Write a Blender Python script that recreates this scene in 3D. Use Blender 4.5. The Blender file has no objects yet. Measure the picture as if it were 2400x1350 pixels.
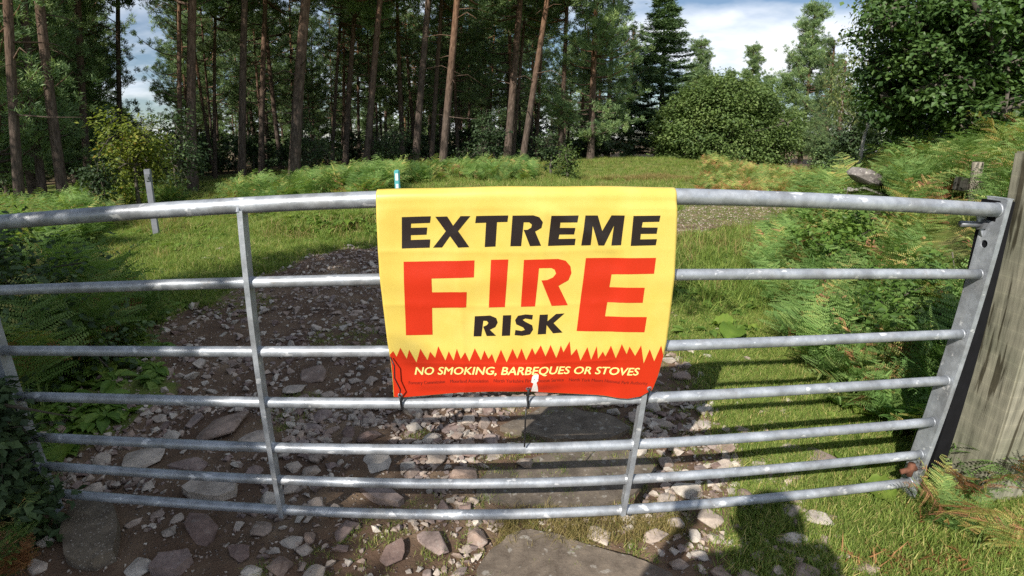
import bpy, bmesh, math, random
import numpy as np
from mathutils import Vector, Matrix, Euler, noise as mnoise
from mathutils.geometry import tessellate_polygon
R = math.radians
rnd = random.Random(7)
rng = np.random.default_rng(11)
sc = bpy.context.scene
C = sc.collection

# ------------------------------------------------------------------ camera
CX, CD, CZ = -0.2352, 1.4576, 1.3578
YAW, PITCH, ROLL = -0.03053, -0.28701, -0.00381
A1, A3 = 0.0550353, -0.208462e-4

def ray(px, py):
    """direction in the world of the photograph's pixel (2400 x 1350)"""
    x = (px - 1200) * 0.015; y = -(py - 675) * 0.015
    r = math.hypot(x, y) + 1e-9; th = A1 * r + A3 * r ** 3
    v = (math.sin(th) * x / r, math.sin(th) * y / r, math.cos(th))
    c, s = math.cos(ROLL), math.sin(ROLL); v = (c * v[0] - s * v[1], s * v[0] + c * v[1], v[2])
    c, s = math.cos(PITCH), math.sin(PITCH); f = (v[0], c * v[2] - s * v[1], s * v[2] + c * v[1])
    c, s = math.cos(YAW), math.sin(YAW)
    return Vector((c * f[0] - s * f[1], s * f[0] + c * f[1], f[2]))

EYE = Vector((CX, -CD, CZ))
fwd = ray(1200, 675)
c_, s_ = math.cos(ROLL), math.sin(ROLL)
def cam_axis(v):
    c, s = math.cos(ROLL), math.sin(ROLL); v = (c * v[0] - s * v[1], s * v[0] + c * v[1], v[2])
    c, s = math.cos(PITCH), math.sin(PITCH); f = (v[0], c * v[2] - s * v[1], s * v[2] + c * v[1])
    c, s = math.cos(YAW), math.sin(YAW)
    return Vector((c * f[0] - s * f[1], s * f[0] + c * f[1], f[2]))
ax, ay, az = cam_axis((1, 0, 0)), cam_axis((0, 1, 0)), -cam_axis((0, 0, 1))
cam = bpy.data.cameras.new('camera')
cam_o = bpy.data.objects.new('camera', cam); C.objects.link(cam_o)
M = Matrix.Identity(4)
for i in range(3):
    M[i][0], M[i][1], M[i][2], M[i][3] = ax[i], ay[i], az[i], EYE[i]
cam_o.matrix_world = M
cam.type = 'PANO'
cam.panorama_type = 'FISHEYE_LENS_POLYNOMIAL'
cam.sensor_fit = 'HORIZONTAL'; cam.sensor_width = 36.0; cam.sensor_height = 20.25
cam.fisheye_fov = R(178)
cam.fisheye_polynomial_k0 = 0; cam.fisheye_polynomial_k1 = -A1
cam.fisheye_polynomial_k2 = 0; cam.fisheye_polynomial_k3 = -A3; cam.fisheye_polynomial_k4 = 0
cam.clip_start = 0.05; cam.clip_end = 3000
sc.camera = cam_o

# ------------------------------------------------------------------ light
SUN_DIR = Vector((-0.73, -1.11, 1.0)).normalized()       # towards the sun
sun = bpy.data.lights.new('sun', 'SUN'); sun.energy = 5.0; sun.angle = R(0.53); sun.color = (1.0, 0.945, 0.86)
sun_o = bpy.data.objects.new('sun', sun); C.objects.link(sun_o)
sun_o.rotation_euler = SUN_DIR.to_track_quat('Z', 'Y').to_euler(); sun_o.location = (-20, -30, 30)
world = bpy.data.worlds.new('World'); sc.world = world; world.use_nodes = True
wn, wl = world.node_tree.nodes, world.node_tree.links
wn.clear()
w_out = wn.new('ShaderNodeOutputWorld'); w_bg = wn.new('ShaderNodeBackground'); w_bg.inputs['Strength'].default_value = 0.085
sky = wn.new('ShaderNodeTexSky'); sky.sky_type = 'NISHITA'; sky.sun_disc = False
sky.sun_elevation = math.asin(SUN_DIR.z); sky.sun_rotation = math.atan2(SUN_DIR.x, SUN_DIR.y)
sky.air_density = 1.0; sky.dust_density = 0.6; sky.ozone_density = 2.0
tc = wn.new('ShaderNodeTexCoord'); sep = wn.new('ShaderNodeSeparateXYZ'); wl.new(tc.outputs['Generated'], sep.inputs[0])
zz = wn.new('ShaderNodeMath'); zz.operation = 'MAXIMUM'; zz.inputs[1].default_value = 0.0; wl.new(sep.outputs['Z'], zz.inputs[0])
za = wn.new('ShaderNodeMath'); za.operation = 'ADD'; za.inputs[1].default_value = 0.16; wl.new(zz.outputs[0], za.inputs[0])
dx = wn.new('ShaderNodeMath'); dx.operation = 'DIVIDE'; wl.new(sep.outputs['X'], dx.inputs[0]); wl.new(za.outputs[0], dx.inputs[1])
dy = wn.new('ShaderNodeMath'); dy.operation = 'DIVIDE'; wl.new(sep.outputs['Y'], dy.inputs[0]); wl.new(za.outputs[0], dy.inputs[1])
cv = wn.new('ShaderNodeCombineXYZ'); wl.new(dx.outputs[0], cv.inputs[0]); wl.new(dy.outputs[0], cv.inputs[1]); cv.inputs[2].default_value = 3.3
cn = wn.new('ShaderNodeTexNoise'); cn.inputs['Scale'].default_value = 0.85; cn.inputs['Detail'].default_value = 7; cn.inputs['Roughness'].default_value = 0.52
wl.new(cv.outputs[0], cn.inputs['Vector'])
cr = wn.new('ShaderNodeValToRGB'); cr.color_ramp.elements[0].position = 0.45; cr.color_ramp.elements[1].position = 0.62
cr.color_ramp.elements[0].color = (0, 0, 0, 1); cr.color_ramp.elements[1].color = (1, 1, 1, 1); wl.new(cn.outputs['Fac'], cr.inputs[0])
cn2 = wn.new('ShaderNodeTexNoise'); cn2.inputs['Scale'].default_value = 1.9; cn2.inputs['Detail'].default_value = 5; wl.new(cv.outputs[0], cn2.inputs['Vector'])
cr2 = wn.new('ShaderNodeValToRGB'); cr2.color_ramp.elements[0].position = 0.35; cr2.color_ramp.elements[1].position = 0.62
cr2.color_ramp.elements[0].color = (9.0, 9.8, 11.4, 1); cr2.color_ramp.elements[1].color = (12.6, 12.7, 12.9, 1); wl.new(cn2.outputs['Fac'], cr2.inputs[0])
mx = wn.new('ShaderNodeMix'); mx.data_type = 'RGBA'
wl.new(cr.outputs['Color'], mx.inputs['Factor']); wl.new(sky.outputs[0], mx.inputs['A']); wl.new(cr2.outputs['Color'], mx.inputs['B'])
wl.new(mx.outputs['Result'], w_bg.inputs['Color']); wl.new(w_bg.outputs[0], w_out.inputs['Surface'])
sc.view_settings.view_transform = 'Standard'; sc.view_settings.look = 'None'
sc.view_settings.exposure = 0.3; sc.view_settings.gamma = 1.0; sc.view_settings.use_curve_mapping = False
sc.render.engine = 'CYCLES'
sc.cycles.use_denoising = False
sc.cycles.max_bounces = 6; sc.cycles.diffuse_bounces = 3; sc.cycles.glossy_bounces = 2; sc.cycles.transmission_bounces = 3
sc.cycles.transparent_max_bounces = 4; sc.cycles.caustics_reflective = False; sc.cycles.caustics_refractive = False

# ------------------------------------------------------------------ helpers
def mesh_np(name, V, F, mat=None, smooth=False, attrs=None):
    """V (n,3), F (m,k) with one k for all faces"""
    V = np.asarray(V, np.float32); F = np.asarray(F, np.int32)
    me = bpy.data.meshes.new(name)
    k = F.shape[1]
    me.vertices.add(len(V)); me.vertices.foreach_set('co', V.ravel())
    me.loops.add(F.size); me.loops.foreach_set('vertex_index', F.ravel())
    me.polygons.add(len(F)); me.polygons.foreach_set('loop_start', np.arange(0, F.size, k, dtype=np.int32))
    me.polygons.foreach_set('use_smooth', np.full(len(F), smooth))
    if attrs:
        for an, (kind, data) in attrs.items():
            a = me.attributes.new(an, kind, 'POINT')
            a.data.foreach_set('value' if kind == 'FLOAT' else ('color' if kind == 'FLOAT_COLOR' else 'vector'), np.asarray(data, np.float32).ravel())
    me.update(calc_edges=True)
    if mat: me.materials.append(mat)
    return me

def obj(name, me, parent=None, loc=None, rot=None, scale=None):
    o = bpy.data.objects.new(name, me); C.objects.link(o)
    if parent is not None: o.parent = parent
    if loc is not None: o.location = loc
    if rot is not None: o.rotation_euler = rot
    if scale is not None: o.scale = scale if hasattr(scale, '__len__') else (scale,) * 3
    return o

def tag(o, label=None, cat=None, group=None, kind=None):
    if label: o['label'] = label
    if cat: o['category'] = cat
    if group: o['group'] = group
    if kind: o['kind'] = kind
    return o

def empty(name, loc=(0, 0, 0), rot=(0, 0, 0)):
    o = bpy.data.objects.new(name, None); C.objects.link(o); o.location = loc; o.rotation_euler = rot
    o.empty_display_size = 0.1
    return o

def copy_tree(o, parent=None):
    c = o.copy(); C.objects.link(c); c.parent = parent
    for ch in list(o.children): copy_tree(ch, c)
    return c

def bm_obj(name, bm, mat, parent=None, smooth=False):
    me = bpy.data.meshes.new(name); bm.to_mesh(me); bm.free()
    if smooth:
        for p in me.polygons: p.use_smooth = True
    me.materials.append(mat)
    return obj(name, me, parent)

def tube_mesh(pts, radii, seg=12, cap=True):
    """V, F(quads) for a tube along pts; ends closed with fans of degenerate quads avoided by ring collapse"""
    pts = [Vector(p) for p in pts]; n = len(pts)
    if not hasattr(radii, '__len__'): radii = [radii] * n
    V, F = [], []
    up = Vector((0, 0, 1))
    prev = None
    for i, p in enumerate(pts):
        t = (pts[min(i + 1, n - 1)] - pts[max(i - 1, 0)]).normalized()
        if prev is None:
            a = t.orthogonal().normalized()
        else:
            a = (prev - t * prev.dot(t)).normalized()
        b = t.cross(a); prev = a
        for k in range(seg):
            an = 2 * math.pi * k / seg
            V.append(p + (a * math.cos(an) + b * math.sin(an)) * radii[i])
    for i in range(n - 1):
        for k in range(seg):
            k2 = (k + 1) % seg
            F.append((i * seg + k, i * seg + k2, (i + 1) * seg + k2, (i + 1) * seg + k))
    return V, F

def tube_bm(bm, pts, radii, seg=12):
    V, F = tube_mesh(pts, radii, seg)
    vs = [bm.verts.new(v) for v in V]
    for f in F: bm.faces.new([vs[i] for i in f])
    bm.faces.new(vs[:seg][::-1]); bm.faces.new(vs[-seg:])

def box_bm(bm, x0, x1, y0, y1, z0, z1, mat=None, bevel=0.0):
    vs = [bm.verts.new((x, y, z)) for x in (x0, x1) for y in (y0, y1) for z in (z0, z1)]
    if mat is not None:
        for v in vs: v.co = mat @ v.co
    idx = [(0, 1, 3, 2), (4, 6, 7, 5), (0, 4, 5, 1), (2, 3, 7, 6), (0, 2, 6, 4), (1, 5, 7, 3)]
    fs = [bm.faces.new([vs[i] for i in f]) for f in idx]
    if bevel > 0:
        es = list({e for f in fs for e in f.edges})
        bmesh.ops.bevel(bm, geom=es, offset=bevel, segments=2, affect='EDGES')

# value noise in numpy
_perm = rng.permutation(4096)
def vnoise(x, y, seed=0):
    x = np.asarray(x, float); y = np.asarray(y, float)
    xi = np.floor(x).astype(int); yi = np.floor(y).astype(int); fx = x - xi; fy = y - yi
    fx = fx * fx * (3 - 2 * fx); fy = fy * fy * (3 - 2 * fy)
    def h(a, b): return ((_perm[(_perm[(a + seed * 37) % 4096] + b) % 4096]) / 4096.0)
    return (h(xi, yi) * (1 - fx) + h(xi + 1, yi) * fx) * (1 - fy) + (h(xi, yi + 1) * (1 - fx) + h(xi + 1, yi + 1) * fx) * fy
def fbm(x, y, sc_, octv=4, seed=0):
    s = 0; a = 0.5
    for o in range(octv):
        s = s + a * (vnoise(x * sc_, y * sc_, seed + o) - 0.5); sc_ *= 2.03; a *= 0.5
    return s * 2
def sstep(a, b, x):
    t = np.clip((x - a) / (b - a), 0, 1); return t * t * (3 - 2 * t)

# ------------------------------------------------------------------ the lie of the land
TL = np.array([(-3, -2.1), (-1, -2.1), (0.7, -2.35), (2.0, -2.9), (3.2, -2.9), (4.6, -2.4), (5.6, -0.8), (6.5, 1.0), (8.5, 3.2), (11, 5), (15, 7.2), (25, 11), (60, 24)])   # y, x of the track's left edge
TR = np.array([(-3, 0.5), (-1, 0.62), (-0.3, 0.72), (0, 0.9), (1.2, 1.0), (2.5, 1.2), (3.6, 1.5), (4.8, 1.9), (5.7, 2.6), (6.4, 4.2), (7.5, 5.4), (9.5, 7.0), (13, 9.5), (25, 15), (60, 30)])   # y, x of its right edge
BR = np.array([(-3, 2.4), (0, 1.75), (0.8, 1.6), (1.8, 1.85), (3.0, 2.35), (4.8, 3.25), (7.5, 5.7), (10, 8.3), (13, 12), (25, 20), (60, 40)])                # y, x where the bracken bank starts
def track_w(x, y):
    wob = fbm(x, y, 1.3, 3, 5) * 0.5
    l = np.interp(y, TL[:, 0], TL[:, 1]); r = np.interp(y, TR[:, 0], TR[:, 1])
    return sstep(0.0, 0.35, x - l + wob) * sstep(0.0, 0.35, r - x + wob)
def bank_d(x, y): return x - np.interp(y, BR[:, 0], BR[:, 1])
def gz(x, y):
    x = np.asarray(x, float); y = np.asarray(y, float)
    t = track_w(x, y)
    z = fbm(x, y, 0.35, 3, 1) * 0.10 * sstep(1.5, 6, np.hypot(x, y - 0.5))
    z = z + (1 - t) * (0.03 + fbm(x, y, 2.2, 3, 2) * 0.035) + t * (fbm(x, y, 1.1, 3, 3) * 0.035 + fbm(x, y, 7.0, 3, 4) * 0.02)
    bd = bank_d(x, y)
    z = z + 0.85 * sstep(0.2, 2.6, bd) * sstep(-0.6, 2.2, y) + 0.7 * sstep(2.5, 7, bd) * (1 - sstep(9, 16, y) * 0.7)
    z = z + 0.50 * np.exp(-((x - 6.5) / 4.2) ** 2 - ((y - 21) / 3.2) ** 2)           # mound before the wood
    l = np.interp(y, TL[:, 0], TL[:, 1])
    z = z + 0.22 * sstep(5.1, 5.7, y + (x + 1.2) * 0.12) * (1 - sstep(0.5, 2.6, x)) * sstep(-4.5, -3, x) * (1 - 0.6 * sstep(9, 14, y))  # eroded lip
    z = z - 0.0012 * np.maximum(y - 40, 0) ** 1.1
    return z
def gz1(x, y): return float(gz(np.array([x]), np.array([y]))[0])
def ground_at(px, py):
    d = ray(px, py); t = 0.5
    for _ in range(400):
        p = EYE + d * t; g = gz1(p.x, p.y)
        if p.z <= g: break
        t += max(0.01, (p.z - g) * 0.5)
    return Vector((p.x, p.y, g))
def at(px, py, y):
    """the point on the pixel's ray whose world y is given"""
    d = ray(px, py); t = (y + CD) / d.y
    return EYE + d * t
def at_d(px, dist):
    """ground point in the direction of column px near the horizon at a horizontal distance"""
    d = ray(px, 380); h = math.hypot(d.x, d.y)
    x, y = EYE.x + d.x / h * dist, EYE.y + d.y / h * dist
    return Vector((x, y, gz1(x, y)))

# ------------------------------------------------------------------ materials
def mat(name):
    m = bpy.data.materials.new(name); m.use_nodes = True
    n, l = m.node_tree.nodes, m.node_tree.links
    return m, n, l, n['Principled BSDF']
def N(n, t, **kw):
    x = n.new(t)
    for k, v in kw.items():
        if k in x.inputs: x.inputs[k].default_value = v
        else: setattr(x, k, v)
    return x
def ramp(n, l, src, stops):
    r = n.new('ShaderNodeValToRGB'); e = r.color_ramp.elements
    while len(e) < len(stops): e.new(0.5)
    for i, (p, c) in enumerate(stops):
        e[i].position = p; e[i].color = (*c, 1) if len(c) == 3 else c
    l.new(src, r.inputs[0]); return r.outputs['Color']
def noise_tex(n, l, scale, detail=4, rough=0.55, vec=None):
    t = N(n, 'ShaderNodeTexNoise', Scale=scale, Detail=detail, Roughness=rough)
    if vec is not None: l.new(vec, t.inputs['Vector'])
    return t.outputs['Fac']
def mixc(n, l, f, a, b, mode='MIX'):
    m = n.new('ShaderNodeMix'); m.data_type = 'RGBA'; m.blend_type = mode
    for s, v in (('Factor', f), ('A', a), ('B', b)):
        if isinstance(v, (int, float)): m.inputs[s].default_value = v
        elif isinstance(v, tuple): m.inputs[s].default_value = (*v, 1)
        else: l.new(v, m.inputs[s])
    return m.outputs['Result']
def bump(n, l, b, src, strength=0.5, dist=0.01):
    x = N(n, 'ShaderNodeBump', Strength=strength, Distance=dist); l.new(src, x.inputs['Height']); l.new(x.outputs[0], b.inputs['Normal'])

def leaf_mat(name, stops, trans=0.35, rough=0.55, objvar=0.25, spec=0.3):
    """stops coloured over a per-leaf random attribute; per-object shift of value"""
    m, n, l, b = mat(name)
    at_ = N(n, 'ShaderNodeAttribute', attribute_name='tint')
    col = ramp(n, l, at_.outputs['Fac'], stops)
    oi = n.new('ShaderNodeObjectInfo')
    hsv = n.new('ShaderNodeHueSaturation'); l.new(col, hsv.inputs['Color'])
    mr = N(n, 'ShaderNodeMapRange'); l.new(oi.outputs['Random'], mr.inputs[0]); mr.inputs[3].default_value = 1 - objvar; mr.inputs[4].default_value = 1 + objvar
    l.new(mr.outputs[0], hsv.inputs['Value'])
    l.new(hsv.outputs[0], b.inputs['Base Color']); b.inputs['Roughness'].default_value = rough
    b.inputs['Specular IOR Level'].default_value = spec
    tr = n.new('ShaderNodeBsdfTranslucent')
    tcol = mixc(n, l, 1.0, hsv.outputs[0], (0.95, 1.0, 0.45), 'MULTIPLY'); l.new(tcol, tr.inputs['Color'])
    ms = n.new('ShaderNodeMixShader'); ms.inputs[0].default_value = trans
    l.new(b.outputs[0], ms.inputs[1]); l.new(tr.outputs[0], ms.inputs[2]); l.new(ms.outputs[0], n['Material Output'].inputs['Surface'])
    return m

# ground
GM, n, l, b = mat('earth_and_turf')
tcn = n.new('ShaderNodeTexCoord'); P3 = tcn.outputs['Object']
ga = N(n, 'ShaderNodeAttribute', attribute_name='grass')
soil = ramp(n, l, noise_tex(n, l, 2.2, 6, 0.6, P3), [(0.3, (0.088, 0.054, 0.038)), (0.5, (0.155, 0.102, 0.068)), (0.7, (0.27, 0.195, 0.13))])
vor = N(n, 'ShaderNodeTexVoronoi', Scale=55.0); l.new(P3, vor.inputs['Vector'])
grit = ramp(n, l, vor.outputs['Distance'], [(0.12, (1, 1, 1)), (0.3, (0, 0, 0))])
gsel = ramp(n, l, noise_tex(n, l, 26, 3, 0.5, P3), [(0.46, (0, 0, 0)), (0.56, (1, 1, 1))])
gm = n.new('ShaderNodeMath'); gm.operation = 'MULTIPLY'; l.new(grit, gm.inputs[0]); l.new(gsel, gm.inputs[1])
gritc = ramp(n, l, noise_tex(n, l, 40, 2, 0.5, P3), [(0.35, (0.22, 0.165, 0.145)), (0.65, (0.45, 0.39, 0.34))])
soil2 = mixc(n, l, gm.outputs[0], soil, gritc)
turf = ramp(n, l, noise_tex(n, l, 3.1, 6, 0.65, P3), [(0.3, (0.075, 0.105, 0.024)), (0.5, (0.135, 0.17, 0.04)), (0.68, (0.24, 0.22, 0.085))])
gn = noise_tex(n, l, 9, 5, 0.7, P3)
ad = n.new('ShaderNodeMath'); ad.operation = 'ADD'; l.new(ga.outputs['Fac'], ad.inputs[0]); l.new(gn, ad.inputs[1])
fac = ramp(n, l, ad.outputs[0], [(0.85, (0, 0, 0)), (1.05, (1, 1, 1))])
b.inputs['Roughness'].default_value = 0.95
l.new(mixc(n, l, fac, soil2, turf), b.inputs['Base Color'])
b.inputs['Specular IOR Level'].default_value = 0.15
hs = n.new('ShaderNodeMath'); hs.operation = 'ADD'; l.new(noise_tex(n, l, 45, 5, 0.7, P3), hs.inputs[0]); l.new(gm.outputs[0], hs.inputs[1])
bump(n, l, b, hs.outputs[0], 0.8, 0.012)

def stone_mat(name, c0, c1, c2, speck=None, lichen=0.25):
    m, n, l, b = mat(name)
    tcn = n.new('ShaderNodeTexCoord'); geo = n.new('ShaderNodeNewGeometry'); oi = n.new('ShaderNodeObjectInfo')
    ri = n.new('ShaderNodeAttribute'); ri.attribute_name = 'tint'
    tot = n.new('ShaderNodeMath'); tot.operation = 'ADD'; l.new(ri.outputs['Fac'], tot.inputs[0]); l.new(oi.outputs['Random'], tot.inputs[1])
    fr = n.new('ShaderNodeMath'); fr.operation = 'FRACT'; l.new(tot.outputs[0], fr.inputs[0])
    base = ramp(n, l, fr.outputs[0], [(0.1, c0), (0.5, c1), (0.95, c2)])
    no = noise_tex(n, l, 11, 10, 0.78, geo.outputs['Position'])
    v = ramp(n, l, no, [(0.34, (0.50, 0.48, 0.47)), (0.5, (0.9, 0.9, 0.9)), (0.66, (1.30, 1.28, 1.24))])
    col = mixc(n, l, 1.0, base, v, 'MULTIPLY')
    if lichen:
        lf = ramp(n, l, noise_tex(n, l, 30, 4, 0.6, geo.outputs['Position']), [(0.60, (0, 0, 0)), (0.66, (lichen,) * 3)])
        col = mixc(n, l, lf, col, (0.55, 0.53, 0.48))
    if speck:
        vo = N(n, 'ShaderNodeTexVoronoi', Scale=70.0); l.new(geo.outputs['Position'], vo.inputs['Vector'])
        sf = ramp(n, l, vo.outputs['Distance'], [(0.15, (1, 1, 1)), (0.25, (0, 0, 0))]); col = mixc(n, l, sf, col, speck)
    l.new(col, b.inputs['Base Color']); b.inputs['Roughness'].default_value = 0.88; b.inputs['Specular IOR Level'].default_value = 0.25
    bump(n, l, b, noise_tex(n, l, 60, 6, 0.7, geo.outputs['Position']), 0.6, 0.006)
    return m
STONE = stone_mat('sandstone', (0.33, 0.245, 0.20), (0.44, 0.36, 0.30), (0.58, 0.52, 0.45))
PINKSTONE = stone_mat('red_sandstone', (0.25, 0.175, 0.150), (0.30, 0.225, 0.20), (0.34, 0.275, 0.25), lichen=0.15)
SLAB = stone_mat('bedrock_slab', (0.17, 0.14, 0.11), (0.19, 0.155, 0.12), (0.21, 0.17, 0.135), lichen=0.35)
CONC = stone_mat('old_concrete', (0.17, 0.14, 0.11), (0.19, 0.155, 0.115), (0.2, 0.16, 0.12), speck=(0.42, 0.37, 0.31), lichen=0)

# galvanised steel
GALV, n, l, b = mat('galvanised_steel')
tcn = n.new('ShaderNodeTexCoord'); geo = n.new('ShaderNodeNewGeometry')
big = noise_tex(n, l, 22, 4, 0.6, geo.outputs['Position'])
mp = N(n, 'ShaderNodeMapping'); mp.inputs['Scale'].default_value = (0.6, 1, 1.0); l.new(geo.outputs['Position'], mp.inputs['Vector'])
blot = ramp(n, l, noise_tex(n, l, 34, 3, 0.5, mp.outputs[0]), [(0.64, (0, 0, 0)), (0.69, (1, 1, 1))])
basec = ramp(n, l, big, [(0.3, (0.33, 0.355, 0.39)), (0.5, (0.42, 0.45, 0.49)), (0.7, (0.52, 0.55, 0.59))])
grime = ramp(n, l, noise_tex(n, l, 7, 5, 0.65, geo.outputs['Position']), [(0.36, (0.72, 0.70, 0.68)), (0.55, (1, 1, 1))])
col = mixc(n, l, 1.0, mixc(n, l, blot, basec, (0.82, 0.84, 0.87)), grime, 'MULTIPLY'); rs = ramp(n, l, noise_tex(n, l, 16, 8, 0.75, geo.outputs['Position']), [(0.62, (0, 0, 0)), (0.72, (0.75, 0.75, 0.75))])
col = mixc(n, l, rs, col, (0.27, 0.22, 0.17))
l.new(col, b.inputs['Base Color'])
b.inputs['Metallic'].default_value = 0.45
rr = ramp(n, l, big, [(0.3, (0.38,) * 3), (0.7, (0.56,) * 3)]); l.new(rr, b.inputs['Roughness'])
bump(n, l, b, noise_tex(n, l, 120, 4, 0.6, geo.outputs['Position']), 0.25, 0.002)

def plain(name, c, rough=0.6, metal=0.0, var=0.2, scale=25, spec=0.4, bstr=0.2):
    m, n, l, b = mat(name); geo = n.new('ShaderNodeNewGeometry')
    f = noise_tex(n, l, scale, 5, 0.6, geo.outputs['Position'])
    l.new(ramp(n, l, f, [(0.25, tuple(x * (1 - var) for x in c)), (0.75, tuple(min(1, x * (1 + var)) for x in c))]), b.inputs['Base Color'])
    b.inputs['Roughness'].default_value = rough; b.inputs['Metallic'].default_value = metal; b.inputs['Specular IOR Level'].default_value = spec
    bump(n, l, b, f, bstr, 0.003)
    return m

def wood_mat(name, dark, mid, light, lines=9.0):
    m, n, l, b = mat(name); tcn = n.new('ShaderNodeTexCoord')
    mp = N(n, 'ShaderNodeMapping'); mp.inputs['Scale'].default_value = (lines, lines, 0.55); l.new(tcn.outputs['Object'], mp.inputs['Vector'])
    g = noise_tex(n, l, 6, 8, 0.65, mp.outputs[0])
    col = ramp(n, l, g, [(0.28, dark), (0.45, mid), (0.72, light)])
    mp2 = N(n, 'ShaderNodeMapping'); mp2.inputs['Scale'].default_value = (14, 14, 0.9); l.new(tcn.outputs['Object'], mp2.inputs['Vector'])
    crk = ramp(n, l, noise_tex(n, l, 2.2, 4, 0.5, mp2.outputs[0]), [(0.37, (0.30, 0.28, 0.25)), (0.41, (1, 1, 1))])
    # sawn marks across the grain
    wv = N(n, 'ShaderNodeTexWave', Scale=5.2, Distortion=1.5, Detail=2.0); wv.bands_direction = 'Z'; l.new(tcn.outputs['Object'], wv.inputs['Vector'])
    sw = ramp(n, l, wv.outputs['Fac'], [(0.0, (0.93, 0.93, 0.93)), (0.97, (1, 1, 1)), (1.0, (1.12, 1.12, 1.1))])
    stain = ramp(n, l, noise_tex(n, l, 3.5, 5, 0.6, tcn.outputs['Object']), [(0.35, (0.75, 0.78, 0.72)), (0.65, (1.08, 1.06, 1.02))])
    col = mixc(n, l, 1.0, mixc(n, l, 1.0, mixc(n, l, 1.0, col, crk, 'MULTIPLY'), sw, 'MULTIPLY'), stain, 'MULTIPLY')
    l.new(col, b.inputs['Base Color']); b.inputs['Roughness'].default_value = 0.85; b.inputs['Specular IOR Level'].default_value = 0.2
    bump(n, l, b, g, 0.5, 0.004)
    return m
POSTW = wood_mat('weathered_grey_green_wood', (0.10, 0.095, 0.075), (0.26, 0.25, 0.20), (0.42, 0.40, 0.32))
STAKEW = wood_mat('silvered_wood', (0.14, 0.12, 0.10), (0.26, 0.23, 0.19), (0.38, 0.34, 0.29), 16)
DARKW = wood_mat('dark_stained_wood', (0.03, 0.03, 0.03), (0.06, 0.058, 0.052), (0.11, 0.10, 0.09))

BARK, n, l, b = mat('pine_bark')
tcn = n.new('ShaderNodeTexCoord'); sp = n.new('ShaderNodeSeparateXYZ'); l.new(tcn.outputs['Object'], sp.inputs[0])
mp = N(n, 'ShaderNodeMapping'); mp.inputs['Scale'].default_value = (3, 3, 0.9); l.new(tcn.outputs['Object'], mp.inputs['Vector'])
nf = noise_tex(n, l, 5, 6, 0.65, mp.outputs[0])
lo = ramp(n, l, nf, [(0.3, (0.035, 0.027, 0.022)), (0.5, (0.095, 0.072, 0.058)), (0.7, (0.18, 0.14, 0.115))])
hi = ramp(n, l, nf, [(0.3, (0.10, 0.05, 0.028)), (0.5, (0.24, 0.12, 0.06)), (0.7, (0.38, 0.21, 0.11))])
oi = n.new('ShaderNodeObjectInfo')
zr = N(n, 'ShaderNodeMapRange'); l.new(sp.outputs['Z'], zr.inputs[0]); zr.inputs[1].default_value = 2.0; zr.inputs[2].default_value = 8.0; zr.inputs[4].default_value = 0.9
zm = n.new('ShaderNodeMath'); zm.operation = 'MULTIPLY'; l.new(zr.outputs[0], zm.inputs[0])
orr = N(n, 'ShaderNodeMapRange'); l.new(oi.outputs['Random'], orr.inputs[0]); orr.inputs[3].default_value = 0.2; orr.inputs[4].default_value = 1.0; l.new(orr.outputs[0], zm.inputs[1])
l.new(mixc(n, l, zm.outputs[0], lo, hi), b.inputs['Base Color']); b.inputs['Roughness'].default_value = 0.92; b.inputs['Specular IOR Level'].default_value = 0.15
bump(n, l, b, nf, 0.9, 0.03)
GREYBARK = plain('grey_bark', (0.12, 0.105, 0.085), 0.9, 0, 0.45, 12, 0.15, 0.7)
BIRCHBARK = plain('birch_bark', (0.42, 0.40, 0.37), 0.8, 0, 0.4, 8, 0.2, 0.3)

PINE_L = leaf_mat('pine_needles', [(0.0, (0.081, 0.136, 0.065)), (0.5, (0.169, 0.256, 0.105)), (1.0, (0.326, 0.419, 0.159))], 0.22, 0.55, 0.25)
SPRUCE_L = leaf_mat('spruce_needles', [(0.0, (0.072, 0.131, 0.068)), (0.5, (0.142, 0.236, 0.110)), (1.0, (0.274, 0.385, 0.158))], 0.15, 0.55, 0.1)
OAK_L = leaf_mat('oak_leaves', [(0.0, (0.072, 0.121, 0.036)), (0.5, (0.137, 0.205, 0.057)), (1.0, (0.239, 0.311, 0.106))], 0.35, 0.5, 0.1)
MAPLE_L = leaf_mat('sycamore_leaves', [(0.0, (0.041, 0.085, 0.026)), (0.5, (0.080, 0.152, 0.039)), (1.0, (0.144, 0.234, 0.069))], 0.3, 0.45, 0.1)
BIRCH_L = leaf_mat('birch_leaves', [(0.0, (0.108, 0.144, 0.046)), (0.5, (0.192, 0.240, 0.085)), (1.0, (0.312, 0.348, 0.130))], 0.4, 0.5, 0.1)
SALLOW_L = leaf_mat('sallow_leaves', [(0.0, (0.092, 0.134, 0.024)), (0.5, (0.207, 0.257, 0.046)), (0.9, (0.334, 0.355, 0.066)), (1.0, (0.392, 0.294, 0.066))], 0.4, 0.5, 0.15)
DARKSHRUB_L = leaf_mat('shrub_leaves', [(0.0, (0.036, 0.062, 0.029)), (0.6, (0.068, 0.111, 0.047)), (1.0, (0.130, 0.195, 0.078))], 0.3, 0.5, 0.2)
FERN_L = leaf_mat('bracken_leaf', [(0.0, (0.118, 0.231, 0.063)), (0.45, (0.219, 0.355, 0.100)), (0.72, (0.345, 0.464, 0.141)), (0.84, (0.599, 0.524, 0.170)), (0.93, (0.629, 0.339, 0.170)), (1.0, (0.472, 0.217, 0.141))], 0.45, 0.55, 0.2)
RUST_L = leaf_mat('dead_bracken_leaf', [(0.0, (0.20, 0.085, 0.035)), (0.5, (0.36, 0.17, 0.07)), (1.0, (0.50, 0.27, 0.12))], 0.35, 0.7, 0.15)
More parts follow.
